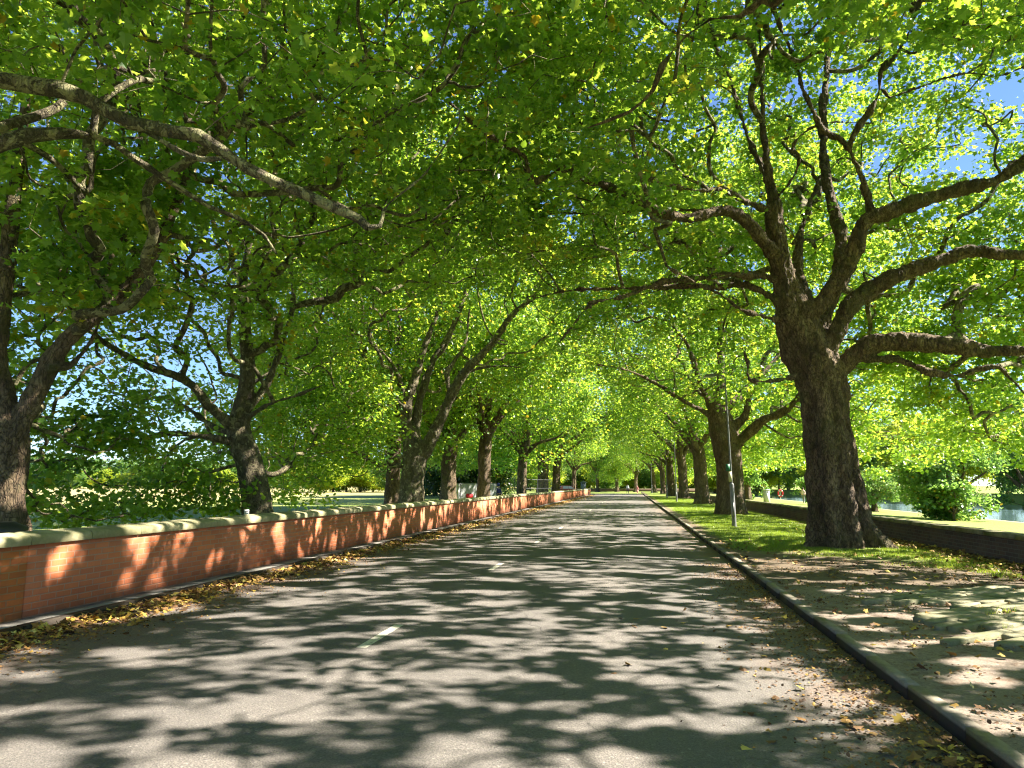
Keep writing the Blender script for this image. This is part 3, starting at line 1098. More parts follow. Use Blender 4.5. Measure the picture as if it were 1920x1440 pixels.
rs = np.random.RandomState(21)
T.grow(np.vstack([crown_pts(5900, (b1[0] + 0.6, b1[1] + 0.3, 11.6), (9.8, 9.6, 9.6), rs, 0.3, extra=r1_clear, hole=-0.42), crown_pts(700, (b1[0] + 7.0, b1[1] + 4.5, 5.6), (4.6, 7.0, 3.6), rs, 0.1, extra=r1_clear), crown_pts(450, (b1[0] + 6.5, b1[1] - 6.5, 6.4), (4.0, 4.5, 3.0), rs, 0.1, extra=r1_clear)]), 0.30)
w = wood_mesh(T, "trunk", rs, sides=72, voxel=0.03, amp=0.07, sc=3.0, lobes=5, lob=0.09, groove=0.36, ga=(R(104), R(150), R(48), R(250)), flare=0.42)
r, n = finish_tree(T, b1, "huge gnarled plane tree with fluted trunk, nearest on the right verge", "tree", rs, 50, 0.128, 'lobed', wood=w)
r["group"] = GROUP_R; r["category"] = "tree"; LEAFN += n

# ---- second on the right
b2 = R_base(1); d = depth(b2)
T = Tree()
T.limb_px([(1372, 972, 62), (1371, 962, 58), (1370, 935, 52), (1369, 900, 49), (1366, 860, 49), (1360, 825, 52), (1352, 793, 48), (1346, 767, 38), (1350, 727, 18), (1352, 660, 14), (1350, 560, 9)], d, d, 0, 0, root=True)
lp = T.limb_px
lp([(1330, 780), (1319, 771), (1293, 758), (1270, 744), (1246, 728), (1218, 713), (1194, 701), (1160, 690), (1120, 684)], d, d - 3, 11, 4)
lp([(1340, 775), (1331, 758), (1319, 734), (1310, 713), (1303, 685), (1285, 640), (1250, 600)], d, d - 1, 15, 5)
lp([(1366, 815), (1388, 791), (1400, 774), (1404, 751), (1409, 734), (1425, 700)], d, d - 1, 18, 9)
lp([(1376, 840), (1393, 822), (1411, 805), (1435, 786), (1459, 777), (1485, 758), (1530, 720), (1600, 690)], d, d - 4, 21, 8)
lp([(1360, 770), (1381, 748), (1395, 734), (1407, 720), (1440, 690), (1480, 640)], d, d + 2, 15, 6)
rs = np.random.RandomState(22)
r2c = lambda p: (np.hypot(p[:, 0] - b2[0], p[:, 1] - b2[1]) < 2.3) & (p[:, 2] < 6.2)
T.grow(np.vstack([crown_pts(3000, (b2[0] + .6, b2[1], 11.2), (9.2, 9.2, 9.0), rs, 0.35, extra=r2c), crown_pts(480, (b2[0] + 7.0, b2[1], 5.4), (4.6, 9, 3.6), rs, 0.1, extra=r2c)]), 0.30)
w = wood_mesh(T, "trunk", rs, sides=48, voxel=0.06, amp=0.06, sc=2.6, lobes=4, lob=0.06, groove=0.22, flare=0.3)
r, n = finish_tree(T, b2, "stout plane tree behind the nearest lamp post on the right verge", "tree", rs, 38, 0.16, 'mid', wood=w)
r["group"] = GROUP_R; r["category"] = "tree"; LEAFN += n

# ---- right tree beside and behind the camera, its crown hangs over the road
b0 = np.array([5.0, -1.2, VZ])
T = Tree()
T.limb([(5.0, -1.2, 0.0, .62), (5.0, -1.2, 1.5, .52), (4.9, -1.1, 3.5, .5), (4.7, -1.0, 5.0, .48), (4.4, -.8, 7.5, .26), (4.2, -.6, 10, .2), (4.0, 0, 14, .1)], root=True)
T.limb([(4.7, -1, 4.8, .24), (3.6, 0.4, 6.4, .2), (2.2, 2.2, 7.4, .15), (0.6, 4.4, 7.9, .09), (-1.0, 6.6, 8.2, .05)])
T.limb([(4.7, -1, 5.0, .26), (3.0, -1.4, 6.8, .2), (0.5, -1.2, 8.2, .14), (-2, -.6, 8.8, .07)])
T.limb([(4.6, -1, 5.5, .22), (5.4, 1.0, 8.0, .17), (6.0, 3.2, 10.5, .12), (6.2, 5.4, 12.4, .06)])
T.limb([(4.8, -1, 4.9, .24), (6.8, -1, 6.5, .19), (9.2, -.4, 8.2, .12), (11.5, .6, 9.5, .06)])
dn = 8.2
T.limb([(3.4, 1.0, 6.7, .10)] + [(*P(px, py, dd), ww) for px, py, dd, ww in
       [(1520, -60, 7.0, .05), (1429, 0, 7.5, .034), (1384, 31, 7.8, .03), (1331, 36, 8, .027), (1287, 67, 8.2, .025), (1242, 124, 8.4, .023), (1224, 169, 8.5, .021), (1180, 209, 8.7, .017), (1100, 240, 9.0, .011)]])
rs = np.random.RandomState(23)
T.grow(np.vstack([crown_pts(3900, (5.0, 1.0, 11.5), (9.8, 9.0, 8.5), rs, 0.3, extra=lambda p: (p[:, 2] < 5.6)), crown_pts(900, (10.5, 3.5, 6.2), (4.5, 6.5, 3.4), rs, 0.1)]), 0.30)
w = wood_mesh(T, "trunk", rs, sides=28, amp=0.05, sc=2.6, flare=0.3)
r, n = finish_tree(T, b0, "plane tree beside the viewpoint whose thin curved branch hangs in at top centre", "tree", rs, 25, 0.14, 'lobed', wood=w)
r["group"] = GROUP_R; LEAFN += n

# ---- left tree off the edge of the picture, its long limb reaches over the road
bL0 = np.array([-9.6, 3.4, 0.0])
T = Tree()
T.limb([(-9.6, 3.4, -.05, .62), (-9.6, 3.4, 1.5, .5), (-9.5, 3.4, 3.2, .47), (-9.3, 3.4, 4.2, .4), (-9.6, 3.2, 7, .26), (-9.9, 3.2, 10, .2), (-10, 3.4, 14, .1)], root=True)
dl = 6.6
T.limb([(-9.3, 3.4, 3.9, .2), (-8.4, 3.8, 4.9, .17)] + [(*P(px, py, 7.1 + 0.9 * px / 690), wd / 2 / F * 7.5) for px, py, wd in
       [(-120, 120, 38), (0, 151, 34), (51, 159, 33), (111, 167, 34), (158, 183, 32), (198, 207, 32), (245, 230, 30), (317, 246, 27), (372, 254, 27), (416, 282, 25), (467, 317, 24), (515, 341, 23), (574, 365, 22), (625, 389, 19), (673, 409, 17), (691, 428, 15)]])
T.limb([(*P(px, py, dd), wd / 2 / F * 8) for px, py, dd, wd in
       [(690, 427, 8, 12), (713, 424, 8.0, 8), (720, 393, 8.05, 7), (744, 369, 8.1, 6), (775, 345, 8.2, 6), (800, 322, 8.3, 5), (838, 268, 8.4, 5), (862, 228, 8.5, 4), (858, 200, 8.6, 3)]], step=0.2)
T.limb([(-9.4, 3.5, 3.5, .2)] + [(*P(px, py, 7.8 + 1.2 * px / 519), wd / 2 / F * 8.2) for px, py, wd in
       [(-120, 300, 34), (0, 270, 29), (59, 254, 28), (119, 250, 23), (174, 254, 16), (214, 270, 14), (253, 298, 12), (301, 329, 12), (356, 365, 12), (396, 389, 12), (447, 409, 9), (495, 440, 7), (519, 476, 5)]])
T.limb([(*P(px, py, 7.5), wd / 2 / F * 7.5) for px, py, wd in [(262, 238, 12), (300, 262, 11), (340, 285, 12), (380, 299, 12), (416, 297, 8)]], step=0.2)
T.limb([(-9.4, 3.4, 4.4, .22), (-7.5, 4.5, 6.8, .16), (-5.2, 6.0, 8.6, .11), (-3, 7.5, 9.8, .05)])
T.limb([(-9.5, 3.4, 5.0, .22), (-10.5, 5.6, 7.0, .16), (-11.5, 8, 9.4, .10), (-12, 10, 11, .05)])
T.limb([(-9.5, 3.4, 4.6, .22), (-7.8, 1.8, 7.0, .16), (-5.0, 0.4, 9, .10), (-2.5, -.5, 10.4, .05)])
rs = np.random.RandomState(24)


def l0_clear(p):
    rel = p - ORG
    dd = rel @ _fwdh
    zz = rel @ _fwd
    uu = 960 + F * (rel @ _right) / np.maximum(zz, .1)
    vv = 720 - F * (rel @ _up) / np.maximum(zz, .1)
    # the limb hangs free below the foliage: no twigs between it and the road
    lim = np.interp(uu, [-300, 0, 250, 450, 690, 900], [90, 130, 200, 270, 380, 330])
    return (dd < 8.3) & (dd > 0.5) & (vv > lim - 25)


T.grow(crown_pts(3600, (-8.6, 4.6, 11.0), (9.2, 8.6, 7.8), rs, 0.3, extra=l0_clear), 0.30)
w = wood_mesh(T, "trunk", rs, sides=28, amp=0.018, sc=3.0, flare=0.3)
r, n = finish_tree(T, bL0, "plane tree off the left edge whose long pale-flaked limb reaches over the road", "tree", rs, 14, 0.14, 'lobed', bark='bark_limb', wood=w)
r["group"] = GROUP_L; LEAFN += n

# ---- left tree at the picture's edge
bb = P(10, 1010, 10.6); bb[2] = 0; d = 10.6
T = Tree()
T.limb_px([(6, 1085, 100), (7, 1040, 86), (8, 1000, 76), (10, 950, 64), (13, 900, 62), (15, 860, 68), (16, 810, 64), (10, 770, 48), (0, 720, 40), (-8, 660, 38), (0, 590, 36), (12, 500, 33), (22, 410, 28), (35, 300, 22), (50, 180, 15)], d, d + .3, 0, 0, root=True)
lp = T.limb_px
lp([(18, 840), (36, 800), (59, 754), (82, 706), (108, 660), (140, 622), (200, 578), (250, 525), (288, 480), (320, 410), (350, 330), (380, 240)], d, d + .8, 42, 12)
lp([(90, 690), (125, 690), (170, 640), (200, 560), (210, 480), (260, 400)], d, d + 2.5, 14, 6)
lp([(4, 700), (-60, 640), (-160, 560), (-240, 440)], d, d + 1, 24, 12)
lp([(14, 480), (70, 470), (120, 540), (160, 560)], d, d + 1.4, 12, 5)
rs = np.random.RandomState(25)


def l1_clear(p):
    X, Y, Z = p[:, 0], p[:, 1], p[:, 2]
    rel = p - ORG
    zz = rel @ _fwd
    uu = 960 + F * (rel @ _right) / np.maximum(zz, .1)
    vv = 720 - F * (rel @ _up) / np.maximum(zz, .1)
    return ((np.hypot(X - bb[0], Y - bb[1]) < 2.0) & (Z < 4.0)) | ((Z < 2.0) & (uu > 150)) | ((uu > 190) & (vv > 640) & (vv < 880) & (Z < 4.6)) | ((uu > 60) & (uu < 560) & (vv > 620) & (vv < 860) & (rs.rand(len(p)) < 0.12))


T.grow(np.vstack([crown_pts(3700, (bb[0] + 0.2, bb[1] + 1.0, 10.3), (8.8, 8.0, 9.3), rs, 0.3, extra=l1_clear, hole=-0.32), crown_pts(110, P(230, 470, 10.8), (2.6, 1.6, 1.5), rs, 0.0, mask=lambda p: p[:, 2] < 2), crown_pts(150, P(120, 910, 15.0), (2.0, 3.0, 1.6), rs, 0.0, mask=lambda p: p[:, 2] < .75), crown_pts(110, P(90, 800, 14.5), (2.0, 3.0, 2.0), rs, 0.0, mask=lambda p: p[:, 2] < .75)]), 0.30, minz=2.2)
w = wood_mesh(T, "trunk", rs, sides=48, voxel=0.035, amp=0.03, sc=3.0, lob=.05, groove=0.12, flare=0.25)
r, n = finish_tree(T, bb, "thick plane trunk at the far left edge of the picture behind the brick wall", "tree", rs, 34, 0.13, 'lobed', wood=w)
r["group"] = GROUP_L; LEAFN += n

# ---- left tree with the low sweeping limbs
d = 18.3
bb2 = P(483, 1000, d); bb2[2] = 0
T = Tree()
T.limb_px([(492, 1018, 66), (488, 990, 58), (484, 960, 53), (477, 910, 50), (469, 872, 48), (455, 835, 46), (448, 805, 42), (452, 770, 34), (460, 735, 31), (464, 690, 27), (460, 620, 22), (455, 540, 17), (470, 440, 12)], d, d + .2, 0, 0, root=True)
lp = T.limb_px
lp([(446, 812), (424, 789), (392, 761), (361, 723), (323, 702), (288, 692), (208, 650), (150, 600), (100, 520)], d, d - 3, 22, 6)
lp([(448, 842), (430, 828), (382, 818), (312, 813), (243, 831), (187, 848), (146, 865), (104, 890)], d, d - 2.5, 16, 5)
lp([(390, 818), (347, 824), (312, 858), (295, 907), (246, 937), (215, 942)], d - .3, d - 1.2, 9, 4)
lp([(440, 815), (400, 800), (350, 765), (300, 745), (240, 760), (170, 800)], d, d + 2, 12, 4)
lp([(462, 770), (500, 720), (530, 640), (550, 560), (540, 470)], d, d + 1.5, 16, 8)
lp([(456, 790), (500, 760), (560, 740), (610, 720)], d, d - 1.5, 10, 5)
rs = np.random.RandomState(26)


def l2_clear(p):
    X, Y, Z = p[:, 0], p[:, 1], p[:, 2]
    rel = p - ORG
    zz = rel @ _fwd
    uu = 960 + F * (rel @ _right) / np.maximum(zz, .1)
    vv = 720 - F * (rel @ _up) / np.maximum(zz, .1)
    win = (uu > 60) & (uu < 440) & (vv > 640) & (vv < 860)
    low = (uu > 300) & (uu < 560) & (vv > 880) & (zz < 19.5)
    return ((np.hypot(X - bb2[0], Y - bb2[1]) < 1.4) & (Z < 4.5)) | (win & (rs.rand(len(p)) < 0.2)) | low | front_of_stems(p, 30.5, .85, rs)


T.grow(np.vstack([crown_pts(3300, (bb2[0] - .2, bb2[1] + .5, 9.8), (8.6, 7.6, 8.9), rs, 0.3, extra=l2_clear, hole=-0.32), crown_pts(380, P(620, 810, 25), (2.4, 4.0, 3.2), rs, 0.0, mask=lambda p: p[:, 2] < .9), crown_pts(90, P(350, 930, 18), (1.8, 2.0, 0.8), rs, 0.0, mask=lambda p: p[:, 2] < .9)]), 0.30, minz=2.0)
w = wood_mesh(T, "trunk", rs, sides=40, voxel=0.04, amp=0.03, sc=2.8, lob=.05, groove=0.12, flare=0.2)
r, n = finish_tree(T, bb2, "leaning plane tree behind the brick wall with long dark limbs sweeping low to the left", "tree", rs, 36, 0.135, 'mid', bark='bark_pale', wood=w, spread=.34)
r["group"] = GROUP_L; LEAFN += n

# ---- left: many-stemmed tree in the middle distance
d = 31.0
b4 = P(772, 975, d); b4[2] = 0
T = Tree()
T.limb_px([(773, 975, 56), (772, 945, 50), (773, 910, 44), (776, 880, 44), (778, 850, 46), (772, 825, 34), (762, 800, 24), (762, 770, 22), (770, 735, 20), (780, 705, 16), (792, 664, 13), (815, 600, 10), (850, 510, 7)], d, d, 0, 0, root=True)
lp = T.limb_px
lp([(785, 860), (801, 838), (823, 793), (849, 736), (873, 695), (900, 669), (926, 640), (960, 590), (1000, 560)], d, d - 2, 26, 8)
lp([(778, 830), (782, 774), (794, 724), (815, 671), (837, 640), (870, 560), (890, 480)], d + .3, d + 1.5, 20, 7)
lp([(764, 765), (752, 720), (736, 683), (700, 640), (680, 580)], d, d - 1, 9, 4)
lp([(762, 768), (722, 729), (688, 714), (640, 720)], d - .2, d - 2, 7, 3)
lp([(845, 745), (838, 700), (850, 680), (873, 640), (880, 580)], d, d + 1, 13, 5)
lp([(872, 700), (900, 690), (940, 686), (975, 690)], d, d - 2, 7, 3)
lp([(762, 790), (740, 745), (700, 690), (650, 620), (600, 560)], d + .4, d + 2.5, 13, 6)
rs = np.random.RandomState(27)


def l4_clear(p):
    return ((np.hypot(p[:, 0] - b4[0], p[:, 1] - b4[1]) < 2.6) & (p[:, 2] < 6.5)) | front_of_stems(p, 31.5, .8, rs)


T.grow(np.vstack([crown_pts(3000, (b4[0] + .5, b4[1], 10.8), (9.5, 8.5, 9.0), rs, 0.35, extra=l4_clear), crown_pts(500, (b4[0] - 6, b4[1], 4.4), (4.5, 7, 3.3), rs, 0.0, extra=l4_clear)]), 0.30)
w = wood_mesh(T, "trunk", rs, sides=40, voxel=0.05, amp=0.05, sc=2.4, lob=.07, groove=0.1, flare=0.2)
r, n = finish_tree(T, b4, "plane tree in the left row fanning into many upright stems above a burred bole", "tree", rs, 38, 0.16, 'mid', bark='bark_pale', wood=w)
r["group"] = GROUP_L; LEAFN += n


# ---- generic avenue trees, road side towards -X
def generic(seed, per=16, N_=1700, size=0.25):
    rs = np.random.RandomState(seed)
    T = Tree()
    T.limb([(0, 0, -.1, .66), (0.0, 0, .8, .55), (-.05, .05, 2.2, .5), (-.12, .0, 3.6, .50), (-.25, .0, 4.6, .42), (-.4, .1, 6.0, .26), (-.3, .3, 8, .2), (-.2, .2, 12, .1)], root=True)
    k = 6
    for i in range(k):
        a = 2 * math.pi * i / k + rs.uniform(-.3, .3)
        h0 = rs.uniform(3.6, 4.9)
        up = rs.uniform(0.7, 1.6)
        L = rs.uniform(4, 6.5)
        rr0 = rs.uniform(.17, .26)
        pts = [(-.2, 0, h0, rr0)]
        for t in (0.25, 0.5, 0.75, 1.0):
            pts.append((-.2 + math.cos(a) * L * t + rs.normal(0, .15), math.sin(a) * L * t + rs.normal(0, .15), h0 + up * L * (t ** 0.8) * .8 + rs.normal(0, .15), rr0 * (1 - .75 * t)))
        T.limb(pts)

    def mask(p):
        X, Z = p[:, 0], p[:, 2]
        nz = noise3(p + seed * 7.1, 0.35)
        bad = (X < -1.5) & (Z < 5.6 + 0.25 * np.minimum(-X, 6) + nz * 1.3)
        bad |= (X >= -1.5) & (X < 2.4) & (Z < 5.0 + nz)
        bad |= (X >= 2.4) & (Z < 3.0 + nz * 1.6)
        return bad
    T.grow(np.vstack([crown_pts(N_, (.5, 0, 11.2), (9.3, 9.0, 8.8), rs, 0.4, mask=mask), crown_pts(350, (7.0, 0, 5.2), (4.5, 9.0, 3.6), rs, 0.0, mask=mask)]), 0.3)
    w = wood_mesh(T, "trunk", rs, sides=40, amp=0.06, sc=2.4, lob=.08, groove=.15, flare=.3)
    T.finish()
    bm_ = T.branch_mesh("branches", rs, minr=0.006)
    lp_, lo_ = T.leaf_points(per, rs, 0.03, 0.42)
    lm = leaves_mesh("crown", lp_, size, 'mid', rs, outdir=lo_)
    return w, bm_, lm


GEN = [generic(s) for s in (31, 32, 33)]
for w_, b_, l_ in GEN:
    w_.materials.append(M['bark']); b_.materials.append(M['bark_limb']); l_.materials.append(M['leaf'])
gen_used = {}


def plant(base, g, rz, sc, label, group, bark=None):
    w_, b_, l_ = GEN[g]
    root = empty("plane_tree", base, label, "tree", group, rz)
    root.scale = (sc[0], sc[0], sc[1])
    if g not in gen_used:
        kids = [link("trunk", w_, root), link("branches", b_, root), link("crown", l_, root)]
        gen_used[g] = kids
    else:
        for k in gen_used[g]:
            c_ = k.copy(); COL.objects.link(c_); c_.parent = root
    return root


rl = ["plane tree forking low into two stems, third visible on the right verge",
      "plane tree beyond the forked one, behind the second lamp post on the right verge",
      "plane tree touching the third lamp post on the right verge, fifth of the right row",
      "slim plane tree beyond the third lamp post on the right verge",
      "pair-like plane trunk beside the farthest lamp post on the right verge"]
for i in range(2, 7):
    b_ = R_base(i)
    plant(b_, i % 3, [0.0, 0.5, -0.5, 0.3, -.2][i - 2], (1.0 if i < 5 else 0.85, 1.0), rl[i - 2], GROUP_R)
# left row, behind the wall
ll = [(735, 36.0, 0.72, "slender leaning plane tree close to the left of the many-stemmed one behind the brick wall"),
      (840, 44.0, 0.95, "two-stemmed plane tree with a pale side branch just left of the sheeted barrier"),
      (906, 46.0, 0.85, "straight plane trunk standing at the right end of the mesh barrier panels"),
      (978, 62.0, 0.85, "burred plane trunk in front of the dark open frame fence, behind the wall"),
      (1017, 75.0, 1.2, "broad dark plane trunk at the right end of the frame fence behind the wall"),
      (1043, 91.0, 1.05, "dark plane trunk left of the parked car behind the wall"),
      (1076, 128.0, 0.8, "pale sunlit plane trunk directly right of the parked car")]
for k, (px, dd, sc, lab) in enumerate(ll):
    b_ = P(px, 930, dd); b_[2] = ground_h(b_[0], b_[1]) - 0.02
    plant(b_, (k + 1) % 3, math.pi + [0.2, -.5, .6, -.2, .9, .1, 0][k], (sc, 1.0 + 0.04 * (k % 3)), lab, GROUP_L)
# trees across the far end of the avenue
fl = [(1121, 165, "plane tree with a side bough at the far end, right of the wall end"),
      (1157, 165, "forked plane tree at the far end, left of the person in white"),
      (1192, 158, "plane tree at the far end of the avenue behind the person in pink"),
      (1098, 215, "small distant plane tree behind the grey gate pier"),
      (1138, 225, "distant plane tree between the two nearer trunks at the end of the avenue"),
      (1215, 205, "distant plane tree right of the person in pink, beyond the boundary wall")]
for k, (px, dd, lab) in enumerate(fl):
    b_ = P(px, 915, dd); b_[2] = 0.02
    plant(b_, k % 3, 1.0 + k * 1.1, (0.78, 0.9), lab, "trees closing the far end of the avenue")


# ---- background trees
def bushy(seed, n, size, kind, c, r, per, name_='tree', shell=.3, trunk_r=.3, leaf='leaf_far', low=0.3, droop=.35):
    rs = np.random.RandomState(seed)
    T = Tree()
    T.limb([(0, 0, -.2, trunk_r), (0, .02, c[2] * .3, trunk_r * .8), (.05, 0, c[2] * .8, trunk_r * .5), (0, .05, c[2] + r[2] * .5, trunk_r * .15)], root=True)
    for i in range(5):
        a = i * 1.26 + rs.uniform(-.3, .3)
        T.limb([(0, 0, c[2] * .35, trunk_r * .5), (math.cos(a) * r[0] * .35, math.sin(a) * r[1] * .35, c[2] * .8, trunk_r * .3), (math.cos(a) * r[0] * .7, math.sin(a) * r[1] * .7, c[2] * 1.1, trunk_r * .1)])
    T.grow(crown_pts(n, c, r, rs, shell, mask=lambda p: p[:, 2] < low), .3, minz=low * .5)
    w = wood_mesh(T, "trunk", rs, sides=14, amp=0.03, sc=2.4)
    T.finish()
    bm_ = T.branch_mesh("branches", rs, minr=0.007)
    lp_, lo_ = T.leaf_points(per, rs, 0.05, size * 1.2)
    lm = leaves_mesh("crown", lp_, size, kind, rs, outdir=lo_, tilt=.8, droop=droop)
    w.materials.append(M['bark']); bm_.materials.append(M['twig']); lm.materials.append(M[leaf])
    return [w, bm_, lm]


def put(kit, base, label, cat, name, group=None, rz=0, sc=(1, 1, 1)):
    root = empty(name, base, label, cat, group, rz)
    root.scale = sc
    if isinstance(kit[0], bpy.types.Mesh):
        kids = [link(n_, me, root) for n_, me in zip(("trunk", "branches", "crown"), kit)]
        kit[:] = kids
    else:
        for k in list(kit):
            c_ = k.copy(); COL.objects.link(c_); c_.parent = root
    return root


def gp(px, d_):
    b_ = P(px, 915, d_)
    b_[2] = float(ground_h(np.array(b_[0]), np.array(b_[1])))
    return b_


K_far = [bushy(51, 500, .62, 'clump', (0, 0, 6.5), (6.5, 6.5, 6.2), 9), bushy(52, 500, .62, 'clump', (0, 0, 7.5), (5.8, 5.8, 7.3), 9, leaf='leaf_willow')]
K_dark = [bushy(53, 700, .50, 'clump', (0, 0, 8), (6.5, 6.5, 8.2), 12, leaf='leaf_dark')]
K_bank = [bushy(54, 900, .17, 'mid', (0, 0, 2.7), (3.2, 3.2, 3.0), 16, leaf='leaf_willow', trunk_r=.38, low=.12, shell=.45)]
K_bush = [bushy(55, 500, .16, 'mid', (0, 0, 1.3), (1.6, 1.6, 1.5), 14, leaf='leaf_willow', trunk_r=.08, low=.1)]

b_ = G(1785, 973, -0.55); put(K_bank[0], b_, "low bushy tree with ivied dark trunk on the river bank beyond the low wall", "tree", "bank_tree")
b_ = G(1640, 957, -0.5); put(K_bank[0], b_, "rounded leafy bush at the water's edge just right of the nearest trunk", "bush", "bank_bush", rz=2, sc=(.62, .62, .62))
b_ = G(1790, 977, -0.55); put(K_bush[0], b_, "leafy undergrowth round the foot of the ivied bank tree", "bush", "shrub", rz=1, sc=(1.2, 1.2, .85))
b_ = G(1518, 945, -0.45); put(K_bush[0], b_, "small dark green shrub on the bank beside the left edge of the nearest trunk", "bush", "shrub")
b_ = G(1930, 950, -0.6); put(K_bank[0], b_, "weeping waterside tree at the right edge of the picture above the river", "tree", "bank_tree", rz=4, sc=(1.2, 1.2, 1.35))
b_ = G(1403, 936, -0.3); put(K_bank[0], b_, "slim tree on the river bank seen between the second trunk and the stone pillar", "tree", "bank_tree", rz=1, sc=(1.3, 1.3, 1.7))

rs = np.random.RandomState(61)
# far bank of the river
words = ["pale green", "yellow green", "mid green", "grey green", "bright green", "dull green"]
k = 0
for Y in np.arange(30, 300, 8.0):
    Xb = far_bank(min(Y, 200)) + 4.0 + rs.uniform(0, 3)
    px_ = 960 + F * ((np.array([Xb, Y, 0]) - ORG) @ _right) / ((np.array([Xb, Y, 0]) - ORG) @ _fwd)
    kit = K_far[k % 2]
    put(kit, (Xb, Y + rs.uniform(-2, 2), 0.7), "%s tree on the far river bank, one of the waterside screen" % words[k % 6] if False else "leafy tree in the screen along the far river bank", "tree", "waterside_tree", "trees along the far river bank", rz=rs.uniform(0, 6), sc=(rs.uniform(.75, 1.2),) * 2 + (rs.uniform(.6, 1.25),))
    k += 1
# beyond the far end
for k, (px, d_, s_) in enumerate([(1060, 260, 1.5), (1095, 240, 1.4), (1130, 255, 1.5), (1165, 240, 1.4), (1200, 250, 1.5), (1235, 235, 1.4), (1270, 260, 1.5), (1020, 250, 1.4), (985, 240, 1.5), (1305, 250, 1.5), (1340, 230, 1.4), (945, 235, 1.5), (905, 250, 1.3), (1385, 220, 1.4)]):
    put(K_far[k % 2], gp(px, d_), "sunlit tree in the belt closing the view beyond the end of the avenue", "tree", "park_tree", "trees in the belt beyond the avenue's end", rz=k * 1.3, sc=(s_, s_, s_ * 1.0))
for k in range(13):
    b_ = np.array([-34 + k * 5.6, 192 + 5 * math.sin(k * 2.2), 0.0])
    put(K_far[k % 2], b_, "sunlit bushy tree just beyond the boundary wall at the end of the avenue", "tree", "park_tree", "bushy trees beyond the boundary wall", rz=k * 1.7, sc=(.75, .75, .62))
# dark mass on the left behind the barrier
for k, (px, d_, s_, lab) in enumerate([(848, 92, 1.0, "dark evergreen rising behind the two-stemmed trunk beyond the barrier"),
                                       (880, 96, 1.1, "dark evergreen tree directly above the mesh barrier"),
                                       (815, 105, .8, "dark evergreen tree seen through the gap left of the barrier"),
                                       (935, 110, .75, "dark green tree behind the people in blue")]):
    put(K_dark[0], gp(px, d_), lab, "tree", "evergreen_tree", "dark trees in the left park", rz=k, sc=(s_, s_, s_))
for k, (px, d_) in enumerate([(600, 150), (650, 170), (700, 160), (742, 150), (560, 210), (675, 165), (625, 158)] + [(540 - 26 * q, 300 + 25 * math.sin(q * 2.3)) for q in range(25)]):
    s_ = 0.55 if k < 7 else 0.75 + .2 * math.sin(k * 3.1)
    put(K_far[k % 2], gp(px, d_), "low distant tree along the far edge of the left field", "tree", "field_tree", "trees along the far edge of the field", rz=k * 2.1, sc=(s_ * 1.5, s_ * 1.5, s_))

# ================================================================== SMALL THINGS
M['steel'] = simple("galvanised_steel", (0.15, 0.155, 0.16), 0.5, 0.25, var=0.25, scale=5)
M['darksteel'] = simple("dark_painted_steel", (0.05, 0.055, 0.06), 0.5, 0.1, var=0.2)
M['lamp_base'] = simple("weathered_post", (0.19, 0.19, 0.20), 0.6, 0.2, var=0.3, scale=4)
M['green_sign'] = simple("green_plate", (0.02, 0.14, 0.07), 0.5)
M['yellow_label'] = simple("faded_label", (0.52, 0.50, 0.30), 0.6)
M['lens'] = simple("lamp_lens", (0.6, 0.62, 0.6), 0.2, bmp=0)
M['white'] = simple("white_paint", (0.75, 0.75, 0.73), 0.5, bmp=0)
M['red'] = simple("red_board", (0.62, 0.02, 0.03), 0.5, bmp=0)
M['stone'] = simple("pale_stone", (0.50, 0.49, 0.45), 0.8, var=.2)
M['black'] = simple("black_plastic", (0.02, 0.02, 0.022), 0.45)
M['rubber'] = simple("rubber", (0.018, 0.018, 0.018), 0.8)
M['carpaint'] = simple("maroon_car_paint", (0.05, 0.02, 0.02), 0.25, .3, bmp=0)
M['glass'] = simple("car_window_glass", (0.04, 0.06, 0.075), 0.05, 0, bmp=0)
M['skin'] = simple("skin", (0.52, 0.31, 0.22), 0.6, bmp=0)
M['hair'] = simple("dark_hair", (0.03, 0.022, 0.016), 0.7)
M['tarp'] = simple("blue_court", (0.09, 0.16, 0.32), 0.75, var=.15, scale=1)
M['pitch'] = simple("green_court", (0.03, 0.24, 0.11), 0.8, var=.15, scale=1)


def cloth(name, col): return simple(name, col, 0.85, bmp=0.2, var=.1)


# ---- lamp posts
def lamp_post():
    root = empty("lamp_post", (0, 0, 0), "x", "lamp post")
    mb = MB()
    mb.tube([(0, 0, -.05), (0, 0, .04)], .10, 16)
    mb.tube([(0, 0, .0), (0, 0, 1.45), (0, 0, 1.5), (0, 0, 1.53)], [.078, .078, .07, .045], 16)
    mb.build("post_base", M['lamp_base'], root, True)
    mb = MB(); mb.box(-.028, .028, -.081, -.075, .35, .85); mb.build("access_door", M['steel'], root)
    mb = MB(); mb.tube([(0, 0, 1.5), (0, 0, 3.5), (0, 0, 5.2)], [.038, .032, .025], 12)
    mb.tube([(0, 0, 5.15), (0, 0, 5.3), (-.12, 0, 5.38), (-.3, 0, 5.4)], [.028, .026, .022, .02], 10)
    mb.build("shaft", M['steel'], root, True)
    mb = MB(); mb.prism([(-.75, 5.36), (-.28, 5.37), (-.26, 5.43), (-.35, 5.47), (-.68, 5.44)], -.09, .09, axis=1)
    lh = mb.build("lamp_head", M['steel'], root)
    mb = MB(); mb.prism([(-.72, 5.335), (-.40, 5.335), (-.38, 5.358), (-.74, 5.358)], -.075, .075, axis=1)
    mb.build("lamp_lens", M['lens'], lh)
    return root


